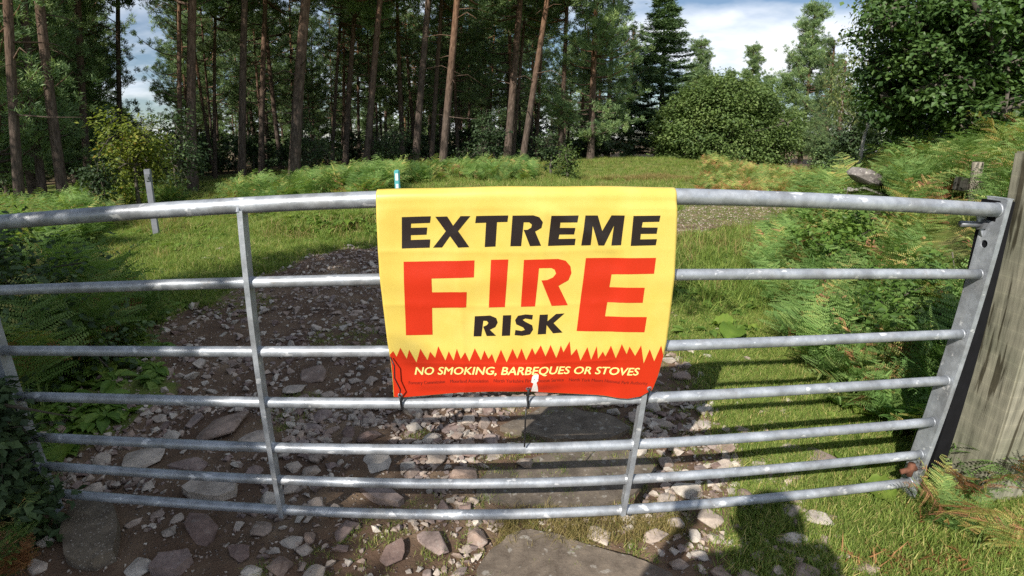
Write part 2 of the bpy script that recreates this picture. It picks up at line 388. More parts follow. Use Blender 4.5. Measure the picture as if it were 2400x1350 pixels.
GRASS_L = leaf_mat('grass_blade', [(0.0, (0.138, 0.220, 0.041)), (0.5, (0.254, 0.349, 0.074)), (0.8, (0.391, 0.455, 0.114)), (0.93, (0.665, 0.542, 0.229)), (1.0, (0.900, 0.664, 0.389))], 0.4, 0.6, 0.1)
STRAW_L = leaf_mat('dry_grass_blade', [(0.0, (0.22, 0.20, 0.07)), (0.5, (0.38, 0.31, 0.12)), (1.0, (0.50, 0.38, 0.17))], 0.4, 0.7, 0.1)
DOCK_L = leaf_mat('broad_herb_leaf', [(0.0, (0.102, 0.187, 0.025)), (0.5, (0.178, 0.281, 0.043)), (1.0, (0.306, 0.391, 0.076))], 0.4, 0.5, 0.1)
HERB_L = leaf_mat('low_herb_leaf', [(0.0, (0.072, 0.143, 0.026)), (0.5, (0.130, 0.234, 0.042)), (1.0, (0.221, 0.325, 0.065))], 0.35, 0.5, 0.1)
YELLOW_BANNER, n, l, b = mat('yellow_vinyl')
b.inputs['Base Color'].default_value = (0.84, 0.63, 0.09, 1); b.inputs['Roughness'].default_value = 0.34
geo = n.new('ShaderNodeNewGeometry')
l.new(ramp(n, l, noise_tex(n, l, 5, 5, 0.6, geo.outputs['Position']), [(0.25, (0.60, 0.44, 0.085)), (0.45, (0.68, 0.51, 0.105)), (0.7, (0.74, 0.58, 0.15))]), b.inputs['Base Color'])
RED_PRINT = plain('red_print', (0.56, 0.030, 0.008), 0.34, 0, 0.06, 6, 0.5, 0.0)
BLACK_PRINT = plain('black_print', (0.020, 0.014, 0.014), 0.30, 0, 0.1, 6, 0.5, 0.0)
PALE_PRINT = plain('pale_yellow_print', (0.90, 0.80, 0.28), 0.4, 0, 0.05, 6, 0.5, 0.0)
DIM_PRINT = plain('dark_red_print', (0.20, 0.02, 0.012), 0.4, 0, 0.1, 6, 0.5, 0.0)
WHITE_SCUFF = plain('white_scuff', (0.80, 0.74, 0.70), 0.6, 0, 0.15, 60, 0.3, 0.2)
BLACKPL = plain('black_plastic', (0.012, 0.012, 0.014), 0.4, 0, 0.2, 20, 0.5, 0.0)
STEELDK = plain('dull_steel', (0.30, 0.31, 0.33), 0.45, 0.7, 0.25, 30, 0.5, 0.2)
RUST = plain('rusty_iron', (0.15, 0.065, 0.04), 0.85, 0.1, 0.5, 40, 0.3, 0.5)
SHADE_BLACK = plain('shade_gap_black', (0.008, 0.008, 0.010), 0.7, 0, 0.3, 20, 0.2, 0.2)  # near-black colour painting the shade between gate end and post
TEAL = plain('teal_paint', (0.10, 0.42, 0.44), 0.5, 0, 0.15, 20, 0.4, 0.1)
WHITEPAINT = plain('white_paint', (0.75, 0.78, 0.78), 0.5, 0, 0.1, 20, 0.4, 0.1)
GREYPOST = plain('grey_plastic_post', (0.25, 0.26, 0.29), 0.55, 0.1, 0.2, 10, 0.4, 0.3)

#@@GROUND
# ------------------------------------------------------------------ ground sheet
def axis(fine_lo, fine_hi, step, lo, hi, grow=1.06):
    a = list(np.arange(fine_lo, fine_hi + 1e-6, step))
    s = step
    while a[-1] < hi: s *= grow; a.append(a[-1] + s)
    s = step
    while a[0] > lo: s *= grow; a.insert(0, a[0] - s)
    return np.array(a)
gx = axis(-4.5, 3.2, 0.03, -420, 420, 1.05); gy = axis(-0.9, 5.0, 0.03, -60, 600, 1.045)
X, Y = np.meshgrid(gx, gy)
Z = gz(X, Y)
nx, ny = len(gx), len(gy)
ii = (np.arange(ny - 1)[:, None] * nx + np.arange(nx - 1)[None, :]).ravel()
F = np.stack([ii, ii + 1, ii + nx + 1, ii + nx], 1)
G = (1 - track_w(X, Y)) 
G = G * (1 - 0.9 * sstep(-0.3, 0.6, fbm(X, Y, 0.9, 3, 20)) * sstep(14, 10, np.hypot(X, Y)) * 0.35)
G = np.maximum(G, 0.46 * sstep(5.2, 7.2, Y))
# the wood's floor is bare needle litter
G = np.where(Y > 24, 0.35, G)
gme = mesh_np('ground', np.stack([X, Y, Z], -1).reshape(-1, 3), F, GM, True, {'grass': ('FLOAT', G.ravel())})
tag(obj('ground', gme), kind='structure')
#@@REST
# ------------------------------------------------------------------ gate
RAILS = [(-0.00681, 0.00112, 1.19743), (-0.00423, 0.00258, 0.96209), (-0.00173, 0.00231, 0.7319), (-0.00219, 0.00074, 0.54994),
         (-0.00092, -0.00011, 0.37283), (0.00086, -0.00491, 0.23032), (0.00346, -0.0047, 0.09437)]
def rail_z(k, x):
    a, b_, c = RAILS[k]; return a * x * x + b_ * x + c
RR = [0.0240, 0.0174, 0.0174, 0.0177, 0.0177, 0.0172, 0.0182]
def stile_x(z): return 1.3992 + 0.0605 * z
GXL = -1.985
gate = tag(empty('field_gate', (-0.2, 0, 0)), 'galvanised seven rail steel field gate across the stony track', 'gate')
def gpart(name, bm, m=GALV, smooth=False):
    o = bm_obj(name, bm, m, gate, smooth); o.location = (0.2, 0, 0); return o
for k in range(7):
    bm = bmesh.new()
    xr = stile_x(rail_z(k, 1.43)) - 0.001
    xs = np.linspace(GXL, xr, 40)
    w = [0.0012 * math.sin(x * 3.1 + k * 2) for x in xs]
    pts = [Vector((x, 0.0006 * math.sin(4 * x + k), rail_z(k, x) + w[i] * 0.3)) for i, x in enumerate(xs)]
    tube_bm(bm, pts, RR[k], 20)
    # weld bead where the rail meets the end
    tube_bm(bm, [(xr - 0.006, 0, rail_z(k, xr)), (xr, 0, rail_z(k, xr))], [RR[k] * 1.02, RR[k] * 1.12], 20)
    o = gpart('rail', bm, GALV, True)
    me = o.data
    for p in me.polygons:
        if len(p.vertices) > 4: p.use_smooth = False
for (x0, sl, zt) in ((-1.0245, 0.0405, 1.177), (0.1943, 0.0612, 1.177)):
    # upright: a flat bar set edge on, tapering to a point at its foot, with a narrow front flange
    bm = bmesh.new()
    def ux(z): return x0 + sl * z
    zs = [0.082, 0.13, 0.5, 0.8, zt]
    for (ya, yb, xa, xb) in ((-0.024, 0.020, -0.003, 0.003), ):
        rings = []
        for i, z in enumerate(zs):
            k = 0.15 if i == 0 else 1
            rings.append([bm.verts.new((ux(z) + a, yy, z)) for a, yy in ((xa, ya), (xb, ya), (xb, ya + (yb - ya) * k), (xa, ya + (yb - ya) * k))])
        for i in range(len(zs) - 1):
            for q in range(4): bm.faces.new([rings[i][q], rings[i][(q + 1) % 4], rings[i + 1][(q + 1) % 4], rings[i + 1][q]])
        bm.faces.new(rings[0][::-1]); bm.faces.new(rings[-1])
    s = 1 if x0 < 0 else -1
    rings = []
    for z in (0.088, zt):
        rings.append([bm.verts.new((ux(z) + a, yy, z)) for a, yy in ((-0.0085, -0.0272), (0.0085, -0.0272), (0.0085, -0.0243), (-0.0085, -0.0243))])
    for q in range(4): bm.faces.new([rings[0][q], rings[0][(q + 1) % 4], rings[1][(q + 1) % 4], rings[1][q]])
    bm.faces.new(rings[0][::-1]); bm.faces.new(rings[1])
    for k in range(1, 7):          # welds
        z = rail_z(k, x0)
        tube_bm(bm, [(ux(z) - 0.012, 0, z), (ux(z) - 0.004, 0, z)], [RR[k] * 1.01, RR[k] * 1.14], 14)
        tube_bm(bm, [(ux(z) + 0.004, 0, z), (ux(z) + 0.012, 0, z)], [RR[k] * 1.14, RR[k] * 1.01], 14)
    tube_bm(bm, [(ux(zt) - 0.006, -0.026 if x0 < 0 else -0.014, zt - 0.004), (ux(zt) - 0.006, -0.018 if x0 < 0 else -0.010, zt + 0.012)], [0.006, 0.005], 8)
    bmesh.ops.recalc_face_normals(bm, faces=bm.faces[:])
    gpart('upright', bm)
# right end stile: angle iron with a bolt hole
bm = bmesh.new()
def prism(bm, prof, zs, fx):
    rings = [[bm.verts.new((fx(z) + a, yy, z)) for a, yy in prof] for z in zs]
    for i in range(len(zs) - 1):
        for q in range(len(prof)):
            bm.faces.new([rings[i][q], rings[i][(q + 1) % len(prof)], rings[i + 1][(q + 1) % len(prof)], rings[i + 1][q]])
    bm.faces.new(rings[0][::-1]); bm.faces.new(rings[-1])
prism(bm, [(0, -0.030), (0.021, -0.030), (0.021, -0.025), (0, -0.025)], (0.03, 1.222), stile_x)
# web built round its hole
def web(bm, z0, z1, y0=-0.0248, y1=0.050):
    prism(bm, [(0.0, y0), (0.0055, y0), (0.0055, y1), (0.0, y1)], (z0, z1), stile_x)
hz, hy_ = 1.062, 0.016
web(bm, 0.03, hz - 0.019); web(bm, hz + 0.019, 1.222)
ring = []
nn = 24
sq = []
for i in range(nn):
    a = 2 * math.pi * i / nn; ca, sa = math.cos(a), math.sin(a)
    m_ = max(abs(ca), abs(sa))
    yq = (0.050 - hy_) * ca / m_ if ca > 0 else (hy_ + 0.0248) * ca / m_
    sq.append((hy_ + yq, hz + 0.019 * sa / m_)); ring.append((hy_ + 0.014 * ca, hz + 0.014 * sa))
for side in (0.0, 0.0055):
    vo = [bm.verts.new((stile_x(z) + side, y, z)) for y, z in sq]; vi = [bm.verts.new((stile_x(z) + side, y, z)) for y, z in ring]
    for i in range(nn):
        j = (i + 1) % nn; bm.faces.new([vo[i], vo[j], vi[j], vi[i]])
    if side == 0: vi0 = vi
for i in range(nn):
    j = (i + 1) % nn; bm.faces.new([vi0[i], vi0[j], vi[j], vi[i]])
prism(bm, [(-0.0, -0.024), (0.033, -0.024), (0.033, 0.055), (-0.0, 0.055)], (1.2225, 1.226), stile_x)
bmesh.ops.recalc_face_normals(bm, faces=bm.faces[:])
gpart('end_stile', bm)
bm = bmesh.new()
prism(bm, [(-0.006, -0.022), (0, -0.022), (0, 0.022), (-0.006, 0.022)], (0.03, 1.22), lambda z: GXL)
prism(bm, [(-0.045, -0.022), (-0.0065, -0.022), (-0.0065, -0.017), (-0.045, -0.017)], (0.03, 1.22), lambda z: GXL)
bmesh.ops.recalc_face_normals(bm, faces=bm.faces[:])
gpart('end_stile', bm)
# latch pin with its nut, gusset plate above
zp = 1.128
bm = bmesh.new()
tube_bm(bm, [(stile_x(zp) - 0.108, 0.035, zp), (stile_x(zp) - 0.003, 0.035, zp)], 0.0105, 16)
pin = gpart('latch_pin', bm, STEELDK, True)
bm = bmesh.new(); tube_bm(bm, [(stile_x(zp) - 0.024, 0.035, zp), (stile_x(zp) - 0.004, 0.035, zp)], 0.0195, 6)
nut = bm_obj('nut', bm, STEELDK, pin)
bm = bmesh.new()
v = [bm.verts.new(p) for p in ((stile_x(1.17) - 0.002, 0.03, 1.172), (stile_x(1.17) - 0.06, 0.03, 1.175), (stile_x(1.1) - 0.002, 0.03, 1.085),
                               (stile_x(1.17) - 0.002, 0.035, 1.172), (stile_x(1.17) - 0.06, 0.035, 1.175), (stile_x(1.1) - 0.002, 0.035, 1.085))]
for f in ((0, 1, 2), (5, 4, 3), (0, 3, 4, 1), (1, 4, 5, 2), (2, 5, 3, 0)): bm.faces.new([v[i] for i in f])
gpart('gusset_plate', bm)
# rusty lower hinge eye
bm = bmesh.new()
tube_bm(bm, [(stile_x(0.17) - 0.075, -0.005, 0.155), (stile_x(0.17) - 0.005, -0.005, 0.165)], [0.010, 0.012], 12)
tube_bm(bm, [(stile_x(0.17) - 0.03, -0.005, 0.135), (stile_x(0.17) - 0.03, -0.005, 0.19)], 0.014, 12)
gpart('hinge', bm, RUST, True)

# ------------------------------------------------------------------ banner
BY = -0.029
le = [at(*p, BY) for p in ((880, 452), (883, 520), (890, 640), (898, 720), (907, 800), (915, 850), (919, 890), (922, 933))]
re_ = [at(*p, BY) for p in ((1587, 446), (1585, 540), (1580, 640), (1571, 720), (1561, 800), (1552, 840), (1541, 880), (1528, 912))]
bt = [at(*p, BY) for p in ((922, 933), (945, 934), (1000, 929), (1080, 922), (1180, 918), (1240, 919), (1300, 923), (1400, 928), (1470, 933), (1500, 928), (1528, 912))]
def lex(z): return float(np.interp(z, [p.z for p in le][::-1], [p.x for p in le][::-1]))
def rex(z): return float(np.interp(z, [p.z for p in re_][::-1], [p.x for p in re_][::-1]))
BTX = [p.x for p in bt]; BTZ = [p.z for p in bt]
def botz(x): return float(np.interp(x, BTX, BTZ))
def cloth_y(x, z):
    """the hanging front of the sheet"""
    u = (x - lex(z)) / max(1e-6, rex(z) - lex(z))
    y = BY
    for k in (1, 2): y -= 0.004 * math.exp(-((z - rail_z(k, x)) / 0.035) ** 2)
    y += 0.005 * sstep_(1.14, 0.95, z) * (0.4 + 0.6 * math.sin(u * 7.5 + z * 3))
    y -= 0.010 * sstep_(0.72, 0.62, z) * (0.5 + 0.5 * math.cos(u * 12.5 + 0.4))
    y += 0.012 * math.exp(-((z - 0.595) / 0.022) ** 2)
    # creases fanning from the top right corner and the mid top
    d = (x - 0.30) * 0.80 + (z - 1.16) * -0.60
    q = (x - 0.30) * 0.60 + (z - 1.16) * 0.80
    y -= 0.0085 * math.exp(-(q / 0.018) ** 2) * sstep_(0, -0.06, d) * sstep_(-0.42, -0.1, d)
    y += 0.0060 * math.exp(-((q + 0.055) / 0.028) ** 2) * sstep_(-0.45, -0.05, d)
    y -= 0.0035 * math.exp(-(((x + 0.02) * 0.5 + (z - 1.12) * 0.86) / 0.02) ** 2) * sstep_(0.35, 0.0, abs(x))
    y += 0.0085 * mnoise.noise(Vector((x * 5.5, z * 4.5, 3.1))) + 0.0022 * mnoise.noise(Vector((x * 15, z * 14, 1.1)))
    for zc in (1.045, 0.885, 0.70): y -= 0.0020 * math.exp(-abs(z - zc - 0.004 * math.sin(x * 9)) / 0.007)
    for xc in (-0.34, -0.10, 0.12): y -= 0.0017 * math.exp(-abs(x - xc - 0.003 * math.sin(z * 11)) / 0.007)
    e = sstep_(0.10, 0.0, u * 0.86) * sstep_(0.80, 0.60, z); y += 0.030 * e
    e = sstep_(0.14, 0.0, (1 - u) * 0.86) * sstep_(0.76, 0.60, z); y += 0.050 * e * e
    lim = -0.0215 - 0.0055 * sstep_(1.155, 1.172, z) - 0.012 * sstep_(0.09, 0.15, x) * sstep_(0.345, 0.30, x)
    return lim - 0.004 * math.log1p(math.exp((lim - y) / 0.004))
def sstep_(a, b_, x):
    t = min(1, max(0, (x - a) / (b_ - a))); return t * t * (3 - 2 * t)
banner = tag(empty('warning_banner', (-0.14, -0.02, 1.19)), 'yellow and red vinyl extreme fire risk banner hung over the top rail', 'banner')
BOFF = -Vector((-0.14, -0.02, 1.19))
NU, NV = 130, 110
V, rows = [], []
zt = 1.197
def sheet_rows(u):
    """points of one column, from the back flap over the rail and down the front"""
    out = []
    xt = lex(zt) + (rex(zt) - lex(zt)) * u; zc = rail_z(0, xt); r = 0.0268
    for s in (0.075, 0.045, 0.02): out.append(Vector((xt, r + 0.004 * math.sin(xt * 9 + s * 30), zc - s)))
    for a in np.linspace(0, 180, 9): out.append(Vector((xt, r * math.cos(R(a)), zc + r * math.sin(R(a)) + 0.0008 * math.sin(xt * 21))))
    z0 = zc - 0.006
    x_b = BTX[0] + (BTX[-1] - BTX[0]) * u; zb = botz(x_b)
    for t in np.linspace(0, 1, NV):
        z = z0 + (zb - z0) * t
        x = lex(z) + (rex(z) - lex(z)) * u
        y = cloth_y(x, z); k = sstep_(0, 0.08, t); out.append(Vector((x, -r * (1 - k) + y * k, z)))
    return out
cols = [sheet_rows(i / NU) for i in range(NU + 1)]
nr = len(cols[0]); V = [v + BOFF for c in cols for v in c]
Fq = [(i * nr + j, i * nr + j + 1, (i + 1) * nr + j + 1, (i + 1) * nr + j) for i in range(NU) for j in range(nr - 1)]
me = mesh_np('sheet', V, Fq, YELLOW_BANNER, True)
sh = obj('sheet', me, banner)
md = sh.modifiers.new('thickness', 'SOLIDIFY'); md.thickness = 0.0006; md.offset = -1 if False else 1

def crop(p): return (860 + p[0] / 2.5, 420 + p[1] / 2.5)
def print_poly(name, polys, m, off, holes_ok=False, step=0.022):
    """flat print following the cloth; polys in the photograph's crop, as (x, z) in the plane of the sheet"""
    bm = bmesh.new()
    for poly in polys:
        P2 = [at(*crop(p), BY) for p in poly]
        pv = [Vector((p.x, p.z, 0)) for p in P2]
        tris = tessellate_polygon([pv])
        vs = [bm.verts.new((p.x, 0, p.z)) for p in P2]
        for t in tris:
            try: bm.faces.new([vs[i] for i in t])
            except ValueError: pass
    wrap_print(bm, off, step)
    return bm_obj(name, bm, m, banner, True)
def wrap_print(bm, off, step):
    xs = [v.co.x for v in bm.verts]; zs = [v.co.z for v in bm.verts]
    x = min(xs) + step
    while x < max(xs):
        bmesh.ops.bisect_plane(bm, geom=bm.verts[:] + bm.edges[:] + bm.faces[:], plane_co=(x, 0, 0), plane_no=(1, 0, 0)); x += step
    z = min(zs) + step
    while z < max(zs):
        bmesh.ops.bisect_plane(bm, geom=bm.verts[:] + bm.edges[:] + bm.faces[:], plane_co=(0, 0, z), plane_no=(0, 0, 1)); z += step
    for v in bm.verts:
        v.co.y = cloth_y(v.co.x, v.co.z) - off + v.co.y; v.co += BOFF
    bm.normal_update()
    for f in bm.faces:
        if f.normal.y > 0: f.normal_flip()

LET = {
'black': [
 [(204,222),(374,217),(369,256),(258,260),(257,285),(353,283),(349,325),(257,328),(257,356),(371,352),(368,400),(205,405)],
 [(400,220),(470,218),(505,272),(548,216),(606,216),(534,303),(600,398),(535,399),(487,333),(440,399),(388,400),(462,305)],
 [(640,216),(828,212),(823,250),(762,252),(753,394),(690,397),(698,255),(634,257)],
 [(853,213),(975,211),(1010,222),(1030,250),(1022,285),(985,306),(1020,389),(955,391),(918,296),(940,296),(962,283),(966,265),(950,252),(918,252),(903,391),(840,392)],
 [(1080,213),(1240,212),(1232,252),(1133,253),(1130,285),(1220,284),(1213,323),(1127,324),(1122,350),(1222,348),(1217,386),(1060,390)],
 [(1280,212),(1352,212),(1378,303),(1432,211),(1508,211),(1487,385),(1430,387),(1447,270),(1388,387),(1355,387),(1322,272),(1310,386),(1255,388)],
 [(1558,213),(1716,211),(1709,247),(1612,249),(1606,280),(1700,281),(1693,317),(1601,318),(1598,350),(1695,348),(1688,384),(1542,388)],
 [(632,801),(722,797),(757,812),(766,838),(752,865),(720,880),(757,916),(702,917),(681,862),(702,853),(712,840),(702,828),(682,827),(670,919),(625,920)],
 [(797,797),(845,796),(838,915),(790,917)],
 [(972,795),(930,792),(885,800),(868,825),(875,850),(915,868),(925,882),(905,888),(870,882),(865,912),(910,916),(955,908),(973,880),(968,855),(930,836),(912,824),(927,816),(968,822)],
 [(1012,793),(1060,792),(1057,832),(1108,789),(1158,786),(1093,842),(1146,897),(1090,902),(1052,853),(1048,906),(1000,908)]],
'red': [
 [(216,482),(630,475),(627,572),(380,578),(382,660),(585,658),(582,748),(382,752),(384,912),(228,916)],
 [(727,472),(828,470),(808,748),(714,750)],
 [(920,472),(1120,467),(1165,478),(1192,510),(1198,550),(1180,592),(1122,625),(1177,738),(1082,742),(1022,592),(1055,590),(1090,575),(1108,553),(1100,530),(1080,520),(1008,521),(985,745),(902,747)],
 [(1283,462),(1690,458),(1678,550),(1432,556),(1420,632),(1624,632),(1612,720),(1408,720),(1395,803),(1636,803),(1622,892),(1228,888)]]}
for p in LET['black']: print_poly('letter', [p], BLACK_PRINT, 0.0014, step=0.012)
for p in LET['red']: print_poly('letter', [p], RED_PRINT, 0.0014, step=0.012)
peaks = [(152,1010),(195,990),(247,1000),(313,993),(370,1010),(418,978),(480,1005),(527,990),(575,1010),(632,988),(688,1000),(732,1020),(785,995),(853,990),(905,988),(967,985),(1018,970),(1075,968),(1135,970),(1187,948),(1228,990),(1290,980),(1345,975),(1380,1005),(1427,970),(1490,960),(1535,975),(1603,968),(1653,990),(1720,968)]
vals = [(172,1045),(232,1055),(290,1075),(355,1060),(400,1045),(460,1060),(508,1060),(550,1050),(600,1065),(668,1058),(712,1050),(752,1075),(818,1070),(880,1050),(932,1058),(985,1025),(1045,1035),(1108,1045),(1150,1010),(1195,1030),(1250,1060),(1312,1055),(1352,1050),(1395,1035),(1455,1045),(1518,1020),(1568,1030),(1618,1075),(1680,1062)]
top = []
for i, p in enumerate(peaks):
    top.append(at(*crop(p), BY))
    if i < len(vals): top.append(at(*crop(vals[i]), BY))
top = [Vector((max(p.x, lex(p.z) + 0.002) if i == 0 else p.x, 0, p.z)) for i, p in enumerate(top)]
zl = top[0].z - 0.012; zr_ = at(*crop((1733, 1030)), BY).z
outline = top + [Vector((rex(zr_) - 0.001, 0, zr_))]
for z in np.linspace(zr_, BTZ[-1] + 0.001, 8)[1:]: outline.append(Vector((rex(z) - 0.001, 0, z)))
for x, z in list(zip(BTX, BTZ))[::-1]:
    if BTX[0] + 0.002 < x < BTX[-1] - 0.002: outline.append(Vector((x, 0, z + 0.0012)))
for z in np.linspace(BTZ[0] + 0.001, zl, 8): outline.append(Vector((lex(z) + 0.001, 0, z)))
bm = bmesh.new(); vs = [bm.verts.new(p) for p in outline]
for t in tessellate_polygon([[Vector((p.x, p.z, 0)) for p in outline]]):
    try: bm.faces.new([vs[i] for i in t])
    except ValueError: pass
wrap_print(bm, 0.0014, 0.0075)
bm_obj('flame_border', bm, RED_PRINT, banner, True)

def text_bm(txt, bold=0.0, shear=0.0):
    cu = bpy.data.curves.new('t', 'FONT'); cu.body = txt; cu.size = 1; cu.shear = shear; cu.offset = bold; cu.resolution_u = 3; cu.fill_mode = 'FRONT'
    to = bpy.data.objects.new('t', cu); C.objects.link(to)
    dg = bpy.context.evaluated_depsgraph_get(); me = bpy.data.meshes.new_from_object(to.evaluated_get(dg))
    bm = bmesh.new(); bm.from_mesh(me)
    bpy.data.objects.remove(to); bpy.data.curves.remove(cu); bpy.data.meshes.remove(me)
    return bm
def print_words(txt, pa, pm, pb, cap_px, m, bold, shear, off, name):
    """the words laid along a gentle arc through three crop points (start, middle, end of the baseline)"""
    A, B_, D = (at(*crop(p), BY) for p in (pa, pm, pb))
    h = (at(pa[0] / 2.5 + 860, (pa[1] - cap_px) / 2.5 + 420, BY) - A).length / 0.70
    bm = text_bm(txt, 0.0, shear)
    if bold:
        src = bm.verts[:] + bm.edges[:] + bm.faces[:]
        for k, (dx_, dy_) in enumerate(((bold, 0), (-bold, 0), (0, bold * .6), (0, -bold * .6))):
            dup = bmesh.ops.duplicate(bm, geom=src)
            for e in dup['geom']:
                if isinstance(e, bmesh.types.BMVert): e.co.x += dx_; e.co.y += dy_; e.co.z = (k + 1) * 0.00012
    used = [v for v in bm.verts if v.link_faces]
    x0 = min(v.co.x for v in used); x1 = max(v.co.x for v in used)
    for v in [v for v in bm.verts if not v.link_faces]: bm.verts.remove(v)
    for v in bm.verts:
        t = (v.co.x - x0) / (x1 - x0)
        q = A * (1 - t) * (1 - 2 * t) + B_ * 4 * t * (1 - t) + D * t * (2 * t - 1)
        v.co = Vector((q.x, -v.co.z, q.z + v.co.y * h))
    wrap_print(bm, off, 0.02)
    tag(bm_obj(name, bm, m, banner), kind='stuff')
print_words('NO SMOKING, BARBEQUES OR STOVES', (279, 1146), (935, 1139), (1593, 1143), 44, PALE_PRINT, 0.022, 0.22, 0.0024, 'lettering')
print_words('Forestry Commission    Moorland Association    North Yorkshire Fire & Rescue Service    North York Moors National Park Authority',
            (243, 1206), (935, 1182), (1640, 1200), 19, DIM_PRINT, 0.0, 0.1, 0.0024, 'small_lettering')
# torn white scuff and eyelets
print_poly('scuff', [[(968,1150),(985,1130),(1005,1140),(1002,1175),(992,1185),(1000,1215),(1003,1246),(962,1244),(968,1212),(975,1190),(960,1182)]], WHITE_SCUFF, 0.0024)
for p in ((945, 1222), (1652, 1222), (193, 1272)):
    q = at(*crop(p), BY); bm = bmesh.new()
    yy = cloth_y(q.x, q.z) - 0.0012; n_ = 16
    vo = [bm.verts.new(Vector((q.x + 0.0085 * math.cos(6.2832 * i / n_), yy, q.z + 0.0085 * math.sin(6.2832 * i / n_))) + BOFF) for i in range(n_)]
    vi = [bm.verts.new(Vector((q.x + 0.004 * math.cos(6.2832 * i / n_), yy - 0.002, q.z + 0.004 * math.sin(6.2832 * i / n_))) + BOFF) for i in range(n_)]
    for i in range(n_): bm.faces.new([vo[i], vo[(i + 1) % n_], vi[(i + 1) % n_], vi[i]])
    bm_obj('eyelet', bm, STEELDK, banner, True)
# cords that tie the hem to the fourth rail
def cord(points, r, label, name='tie_cord', cat='cord', grp='black cords tying the banner to the rail'):
    bm = bmesh.new(); tube_bm(bm, points, r, 7)
    o = bm_obj(name, bm, BLACKPL, None, True); tag(o, label, cat, grp); return o
def loop(x, ztop, k=3, yf=-0.004):
    z = rail_z(k, x); r = RR[k] + 0.0035
    pts = [Vector((x, cloth_y(x, ztop) - 0.004, ztop)), Vector((x, -r - 0.003, z + r * 0.7))]
    for a in range(160, -180, -20): pts.append(Vector((x + 0.002 * math.sin(a), r * math.cos(R(a)) * -1 if False else -r * math.sin(R(a + 90)) if False else r * math.cos(R(a)), z + r * math.sin(R(a)) * -1)))
    return pts
xm = at(*crop((945, 1222)), BY); xr2 = at(*crop((1652, 1222)), BY); xl2 = at(*crop((193, 1272)), BY)
cord(loop(xm.x, xm.z), 0.0032, 'black cord knotted through the middle eyelet of the banner')
cord(loop(xr2.x, xr2.z), 0.0032, 'black cord looped through the eyelet at the banner corner by the slim upright')
cord(loop(xl2.x, xl2.z), 0.0034, 'black cord tying the banner corner that faces the shaded side')
z4 = rail_z(3, xm.x)
cord([(xm.x - 0.006, -0.026, z4 - 0.012), (xm.x - 0.008, -0.026, z4 - 0.06), (xm.x - 0.010, -0.024, z4 - 0.155)], 0.0028, 'loose black cord end hanging below the fourth rail', 'hanging_cord', 'cord', None)
lx = lex(0.72)
cord([(lx + 0.004, -0.034, 0.725), (lx + 0.016, -0.044, 0.70), (lx + 0.014, -0.046, 0.66), (lx + 0.028, -0.044, 0.62), (xl2.x + 0.0, -0.034, xl2.z + 0.004)], 0.0022, 'thin black cord drooping down the shaded edge of the banner', 'loose_cord', 'cord', None)

# ------------------------------------------------------------------ gatepost and boards on the right
def post_box(name, x0, x1, y0, y1, z0, z1, m, lean=(0, 0), bev=0.006, parent=None, cuts=8, rough=0.003, seed=0):
    bm = bmesh.new(); box_bm(bm, -(x1 - x0) / 2, (x1 - x0) / 2, -(y1 - y0) / 2, (y1 - y0) / 2, 0, z1 - z0)
    bmesh.ops.subdivide_edges(bm, edges=[e for e in bm.edges if abs(e.verts[0].co.z - e.verts[1].co.z) > 0.2], cuts=cuts, use_grid_fill=True)
    bmesh.ops.bevel(bm, geom=[e for e in bm.edges if e.is_manifold and e.calc_face_angle(0) > 1.0], offset=bev, segments=2, affect='EDGES')
    for v in bm.verts:
        q = v.co * 3.0 + Vector((seed, 0, 0)); v.co += Vector((mnoise.noise(q), mnoise.noise(q + Vector((9, 0, 0))), mnoise.noise(q + Vector((0, 9, 0))) * 0.6)) * rough
        v.co.x += lean[0] * v.co.z; v.co.y += lean[1] * v.co.z
    o = bm_obj(name, bm, m, parent); o.location = ((x0 + x1) / 2, (y0 + y1) / 2, z0)
    for p in o.data.polygons: p.use_smooth = False
    return o
gp = post_box('gatepost', 1.672, 1.87, -0.105, 0.095, -0.12, 1.385, POSTW, (-0.048, 0), 0.007)
tag(gp, 'broad weathered square timber gatepost beside the gate end', 'gatepost')
bt_ = post_box('shade_gap_strip', 1.482, 1.552, -0.006, 0.07, 0.02, 1.215, SHADE_BLACK, (-0.012, 0), 0.002, cuts=4, rough=0.001)  # solid black strip in place of the shaded gap beside the post
tag(bt_, 'black strip standing in for the shade gap between the gate end and the timber post', 'shade strip')
bfence = tag(empty('broken_board_fence', (1.9, 0.0, 0)), 'grey weathered fence boards leaning against the timber gatepost', 'fence')
def board(x0, z0, x1, z1, w, y, th, seed):
    a = Vector((x0, y, z0)); b2 = Vector((x1, y, z1)); L = (b2 - a).length; bm = bmesh.new()
    box_bm(bm, -w / 2, w / 2, -th / 2, th / 2, 0, L)
    bmesh.ops.subdivide_edges(bm, edges=[e for e in bm.edges if e.calc_length() > 0.3], cuts=6, use_grid_fill=True)
    bmesh.ops.bevel(bm, geom=[e for e in bm.edges if e.is_manifold and e.calc_face_angle(0) > 1.0], offset=0.003, segments=1, affect='EDGES')
    for v in bm.verts: v.co += Vector((mnoise.noise(v.co * 4 + Vector((seed, 0, 0))), mnoise.noise(v.co * 4 + Vector((0, seed, 0))), 0)) * 0.006
    o = bm_obj('board', bm, POSTW, bfence); o.location = a - Vector((1.9, 0, 0)); o.rotation_euler = Vector((0, 0, 1)).rotation_difference((b2 - a).normalized()).to_euler()
board(1.80, -0.05, 1.86, 0.75, 0.11, -0.035, 0.035, 1)
board(1.93, -0.05, 1.97, 0.9, 0.10, -0.03, 0.035, 5)
board(1.66, 0.05, 2.5, 0.22, 0.12, -0.085, 0.03, 9)
board(1.79, 0.47, 2.6, 0.52, 0.11, -0.085, 0.03, 13)
board(2.08, -0.1, 2.12, 1.0, 0.1, -0.03, 0.03, 17)
